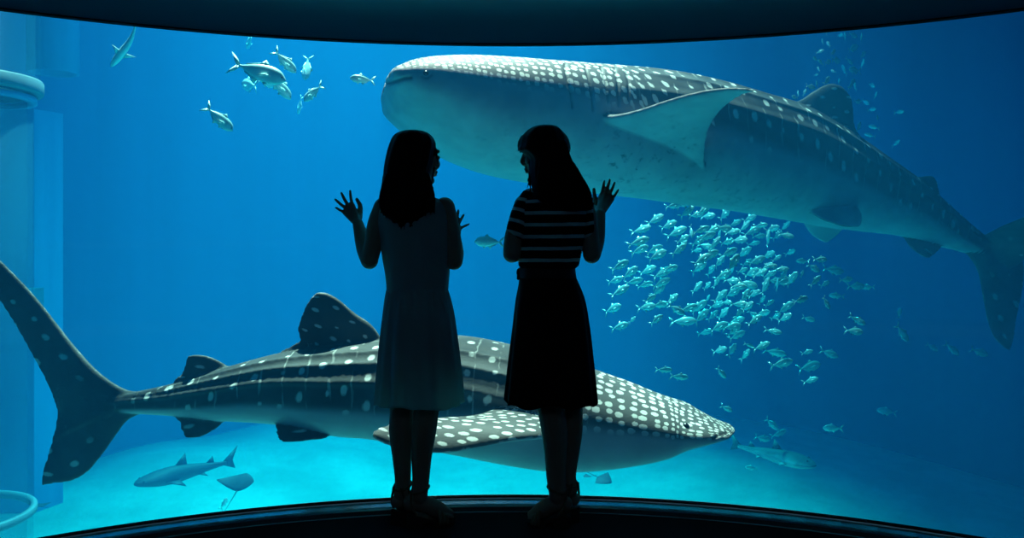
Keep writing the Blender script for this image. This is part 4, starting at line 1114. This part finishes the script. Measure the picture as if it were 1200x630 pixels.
for i, (tl, ns, Y, dy, k, lab) in enumerate(T):
    o = place(trev[k], 'trevally', tl, ns, Y, dy, 0.0, lab, 'fish', 'trevally in the upper water', m_trev)
    child_eyes(o, eye_me, (.93, .036, .02), .014)
# slender pale fish at the upper left, body in a curve
F = Swimmer()
F.body([(1, 0, .01, .01), (.96, 0, .035, .03), (.88, 0, .06, .052), (.72, 0, .075, .062), (.5, 0, .065, .05), (.3, 0, .04, .03), (.14, 0, .02, .014), (.08, 0, .014, .008)])
F.plate([(.10, 0, .01), (0, 0, .14), (.04, 0, 0), (.01, 0, -.10), (.10, 0, -.01)], .008, .8)
F.plate([(.60, 0, .07), (.48, 0, .17), (.46, 0, .06)], .008, .8)
for sg in (1, -1): F.plate([(.76, sg*.05, -.02), (.60, sg*.20, -.05), (.64, sg*.05, -.03)], .007, .5)
o = place(F.make('cobia', .5), 'cobia', (170, 26), (130, 78), 8.0, .2, 0.5, 'slender pale fish diving to the left at upper left, alone under the ceiling edge', 'fish', None, m_trev)
child_eyes(o, eye_me, (.945, .028, .01), .012)

# ---- the silver school
rs = random.Random(21)
sm = [fish_mesh('silver_fish', d, b) for d, b in ((.15, 0), (.165, .18), (.15, -.18), (.175, .08))]
def sfish(cx, cy, L, ang, Y, yaw, k, label, group):
    """centre, apparent length in pixels if side-on, heading angle (0 right, 90 up), yaw away from the viewer"""
    ca, sa = math.cos(R(ang)), math.sin(R(ang)); Lm = L / FPX * Y; w = math.cos(yaw)
    hx, hy = L * w * ca / 2, L * w * sa / 2
    for it in range(12):        # keep bodies apart in depth
        c = P(cx, cy, Y)
        if all((c - q).length > .55 * (Lm + l) for q, l in placed): break
        Y += Lm * .35
    placed.append((c, Lm))
    return place(sm[k % 4], 'silver_fish', (cx - hx, cy + hy), (cx + hx, cy - hy), Y, Lm * math.sin(yaw), rs.uniform(-.25, .25), label, 'fish', group, m_silver)
placed = []
c7 = lambda x, y: (690 + x / 3.15, 220 + y / 3.15)
G1 = 'bright leading fish of the silver school'; L1 = 'small bright silver fish at the left edge of the school under the upper shark'
lead = [(310, 66, 22, 15), (352, 60, 22, 18), (360, 90, 24, 40), (420, 84, 24, 30), (243, 118, 26, 25), (190, 155, 30, 20), (180, 200, 30, 18), (185, 230, 26, 25), (292, 138, 26, 25), (320, 165, 30, 22), (240, 230, 26, 28), (250, 250, 28, 28),
        (112, 288, 26, 30), (150, 315, 26, 35), (95, 342, 22, 20), (112, 382, 28, 28), (86, 447, 26, 28), (112, 512, 24, 18), (160, 488, 12, 40), (248, 488, 20, 40), (165, 345, 24, 15), (210, 440, 26, 15), (260, 432, 24, 12), (305, 412, 22, 38),
        (365, 445, 26, 22), (345, 492, 34, 4), (322, 447, 24, -30), (225, 410, 18, 30), (268, 315, 30, 28), (300, 298, 22, 22), (265, 352, 28, 32), (215, 305, 26, 25), (330, 230, 24, 35), (345, 215, 20, 50), (345, 190, 20, 28), (378, 160, 18, -80), (255, 380, 22, 40), (205, 358, 22, 22)]
for x, y, L, a in lead:
    px, py = c7(x, y); sfish(px, py, L, a + rs.uniform(-4, 4), rs.uniform(9.4, 10.3), rs.uniform(-.5, -.1), rs.randrange(4), L1, G1)
G2 = 'dense middle of the silver school'; L2 = 'small silver fish in the dense middle of the school under the upper shark'
pts = []
tries = 0
while len(pts) < 84 and tries < 6000:
    tries += 1
    x = rs.uniform(395, 760); y = rs.uniform(45, 640)
    px, py = c7(x, y)
    # density: heart of the school around (840, 275), ragged towards lower right, clear of the shark's belly
    if py < 233 + max(0, (px - 760)) * .18: continue
    d = math.exp(-((px - 845) / 62) ** 2 - ((py - 285) / 62) ** 2)
    if rs.random() > d * 1.1: continue
    if any((px - q[0]) ** 2 + (py - q[1]) ** 2 < 95 for q in pts): continue
    pts.append((px, py))
for px, py in pts:
    near = rs.random() < .65
    sfish(px, py, rs.uniform(21, 28) if near else rs.uniform(15, 20), rs.gauss(32, 20), rs.uniform(9.4, 10.6) if near else rs.uniform(10.6, 12.2), rs.uniform(-.75, 0.1), rs.randrange(4), L2, G2)
G3 = 'stragglers right of the silver school'; L3 = 'small dim silver fish straggling to the right of the school, below the upper shark'
c8 = lambda x, y: (850 + x / 2.624, 220 + y / 2.624)
strag = [(240, 225, 17, 178), (290, 220, 18, 0), (270, 245, 18, -30), (330, 252, 28, -10), (370, 282, 18, 5), (400, 302, 22, 0), (440, 305, 18, 180), (275, 288, 20, 45), (305, 296, 14, 30), (345, 332, 20, 175), (310, 352, 18, -60), (230, 345, 20, 20),
         (180, 288, 28, 12), (255, 402, 17, -15), (404, 405, 24, -28), (393, 440, 24, -5), (135, 355, 14, 35), (85, 388, 18, -35), (75, 330, 20, 40), (145, 440, 24, -10), (72, 483, 14, -20), (150, 505, 30, -12), (170, 540, 30, 15), (250, 505, 16, 15),
         (318, 508, 24, -20), (255, 550, 32, 15), (260, 592, 22, 18), (30, 410, 26, 20), (25, 440, 22, 40), (20, 500, 20, 60), (236, 265, 10, 70), (170, 250, 20, 5), (140, 240, 16, 0), (150, 285, 20, 8)]
for x, y, L, a in strag:
    px, py = c8(x, y); sfish(px, py, L, a, rs.uniform(9.2, 11.5), rs.uniform(-.35, .35), rs.randrange(4), L3, G3)
G4 = 'scattered fish low in the water'
for (x, y, L, a, Y, lab) in ((777, 433, 22, 0, 9.5, 'small pale fish, upper one of the pair above the lower shark snout'), (795, 441, 24, -5, 9.5, 'small pale fish, lower one of the pair above the lower shark snout'),
                             (845, 436, 18, -50, 10, 'small fish pointing down right, above the lower shark snout'), (851, 478, 16, -25, 10.5, 'faint small fish just above the tip of the lower shark snout'),
                             (977, 501.5, 26, 178, 11, 'single bright fish over the dim sand at lower right'), (904, 496, 22, -40, 12.5, 'faint thin fish over the guitarfish, uppermost of three'),
                             (912, 508, 22, 25, 12.5, 'faint thin fish over the guitarfish, right one of three'), (893, 513, 20, -12, 12.5, 'faint thin fish over the guitarfish, left one of three'),
                             (1054, 367, 14, 80, 12, 'faint small upright fish beneath the upper shark tail'), (1057, 389, 26, -55, 11, 'faint fish pointing down right beneath the upper shark tail'),
                             (1115, 408, 24, -40, 13, 'dim fish left of the hanging tail lobe'), (1147, 412, 24, -20, 13, 'dim fish right below the hanging tail lobe'), (1092, 406, 18, -30, 14, 'dimmest fish in the row below the upper shark tail'),
                             (1040, 482, 26, 170, 15, 'faint banded fish low at the right side')):
    sfish(x, y, L, a, Y, .15, rs.randrange(4), lab, G4)
G5 = 'fish milling at the upper right'; L5 = 'small pale fish milling above the dorsal fin of the upper whale shark'
cb = lambda x, y: (920 + x / 4.2, 30 + y / 4.2)
mill = [(185, 80), (215, 92), (170, 128), (152, 165), (178, 182), (166, 215), (152, 242), (157, 288), (210, 180), (235, 132), (250, 170), (238, 225), (292, 220), (315, 172), (332, 112), (382, 145), (380, 188), (345, 220), (325, 290), (265, 275),
        (205, 272), (125, 300), (65, 335), (50, 352), (95, 330), (425, 292), (445, 345), (395, 375), (425, 412), (455, 455), (362, 500), (345, 300), (355, 372), (270, 46), (332, 46), (295, 55), (560, 425), (545, 580), (420, 540), (205, 32), (375, 60), (440, 500)]
for i, (x, y) in enumerate(mill):
    px, py = cb(x, y); front = x < 240
    sfish(px, py, rs.uniform(9, 14) if front else rs.uniform(12, 19), rs.choice((60, 110, 20, 150, -30, 80)) + rs.uniform(-20, 20), rs.uniform(9.5, 10.5) if front else rs.uniform(10.5, 13), rs.choice((-1, 1)) * rs.uniform(.4, 1.05), rs.randrange(4), L5, G5)

# ---- animals on the sand
m_ray = fish_mat('ray_hide', (0.012, 0.022, 0.03), (0.04, 0.06, 0.07), 0.0, 0.7)
def ray_mesh(name, lift, tail=0.9, width=.75, nose=.35):
    F = Swimmer(); n = 22; mch = 12; b = 0; v = []
    for sgn in (1, -1):
        for i in range(n + 1):
            s = -1 + 2 * i / n; a = abs(s)
            xl = nose * (1 - a ** 1.5) - .10 * a; xt = -.32 * (1 - a ** 1.2) - .14 * a
            for k in range(mch + 1):
                t = k / mch; x = xl + (xt - xl) * t
                th = .085 * (1 - a) ** 1.1 * math.sin(math.pi * min(1, t * 1.0)) ** .6 + .004
                F.v.append((x, s * width, lift * a ** 1.8 + sgn * th * (1.0 if sgn > 0 else .5))); F.sh.append(1.0 if sgn > 0 else 0.0)
    N = (n + 1) * (mch + 1)
    for q in (0, N):
        for i in range(n):
            for k in range(mch): F.f.append((q+i*(mch+1)+k, q+i*(mch+1)+k+1, q+(i+1)*(mch+1)+k+1, q+(i+1)*(mch+1)+k))
    for i in range(n):
        for k in (0, mch): F.f.append((i*(mch+1)+k, (i+1)*(mch+1)+k, N+(i+1)*(mch+1)+k, N+i*(mch+1)+k))
    for i in (0, n):
        for k in range(mch): F.f.append((i*(mch+1)+k, i*(mch+1)+k+1, N+i*(mch+1)+k+1, N+i*(mch+1)+k))
    F.body([(-.28, 0, .022, .025), (-.5, .01, .014, .014), (-.8, .03, .009, .009), (-.28 - tail, .05, .004, .004)], nr=8)
    return F.make(name)
def put(me, name, c, Y, size, heading, pitch, roll, label, cat, material):
    o = bpy.data.objects.new(name, me); COL.objects.link(o)
    if not me.materials: me.materials.append(material)
    o.matrix_world = Matrix.Translation(P(c[0], c[1], Y)) @ Matrix.Rotation(R(heading), 4, 'Z') @ Matrix.Rotation(R(pitch), 4, 'Y') @ Matrix.Rotation(R(roll), 4, 'X') @ Matrix.Scale(size, 4)
    return tag(o, label, cat)
put(ray_mesh('eagle_ray', .28, .9), 'eagle_ray', (283, 565), 11.0, .40, 70, -42, -6, 'dark ray with raised wing tips gliding over the sand at lower left', 'ray', m_ray)
put(ray_mesh('stingray', .05, .8, .6), 'stingray', (708, 562), 11.6, .32, -30, 14, 8, 'dark stingray over bright sand just right of the striped girl', 'ray', m_ray)
put(ray_mesh('stingray', .10, .8, .5), 'stingray', (688, 558), 11.9, .16, 200, 0, 0, 'small dark ray beside the larger stingray near the striped girl', 'ray', m_ray)
put(ray_mesh('stingray', .12, .7, .6), 'stingray', (44, 592), 11.2, .26, 150, 0, 10, 'small ray near the base ring of the column at the bottom left', 'ray', m_ray)
def shark_small(name, flat=1.0, pect=.2):
    F = Swimmer()
    F.body([(1, -.005, .008, .012), (.97, -.003, .028, .05 * flat), (.90, 0, .050, .075 * flat), (.78, .0, .075, .085 * flat), (.62, .0, .085, .080), (.45, 0, .065, .058), (.3, .0, .040, .034), (.18, .0, .024, .018), (.12, .0, .02, .010)], nr=18)
    F.plate([(.16, 0, .018), (.0, 0, .16), (.06, 0, .02), (.04, 0, -.07), (.15, 0, -.02)], .008, .9)
    F.plate([(.62, 0, .08), (.51, 0, .19), (.50, 0, .07)], .010, .9); F.plate([(.32, 0, .04), (.25, 0, .10), (.24, 0, .03)], .008, .9)
    for sg in (1, -1): F.plate([(.76, sg*.07, -.03), (.60, sg*(.07 + pect), -.06), (.60, sg*.07, -.04)], .009, .6); F.plate([(.42, sg*.04, -.04), (.34, sg*.11, -.06), (.35, sg*.03, -.04)], .008, .6)
    return F.make(name, .15)
o = place(shark_small('zebra_shark', 1.2), 'zebra_shark', (278, 538), (157, 567), 12.0, -.9, 0.0, 'dim blue-grey shark cruising low over the sand at lower left', 'shark', None, m_ray)
child_eyes(o, eye_me, (.93, .075, .02), .010)
m_guitar = fish_mat('guitarfish_hide', (0.05, 0.09, 0.10), (0.40, 0.46, 0.46), 0.0, 0.7)
g = shark_small('guitarfish', 2.3, .10)
o = place(g, 'guitarfish', (852, 520), (957, 545), 12.6, -.5, 0.0, 'broad guitarfish near the sand below the lower whale shark snout', 'ray', None, m_guitar)
child_eyes(o, eye_me, (.90, .09, .045), .012)
sfish(262, 590, 18, 60, 11.3, .3, 1, 'small dark blurred fish under the ray with raised wings', None)
sfish(881, 548, 16, 170, 12.2, .1, 2, 'small fish under the belly of the guitarfish', None)
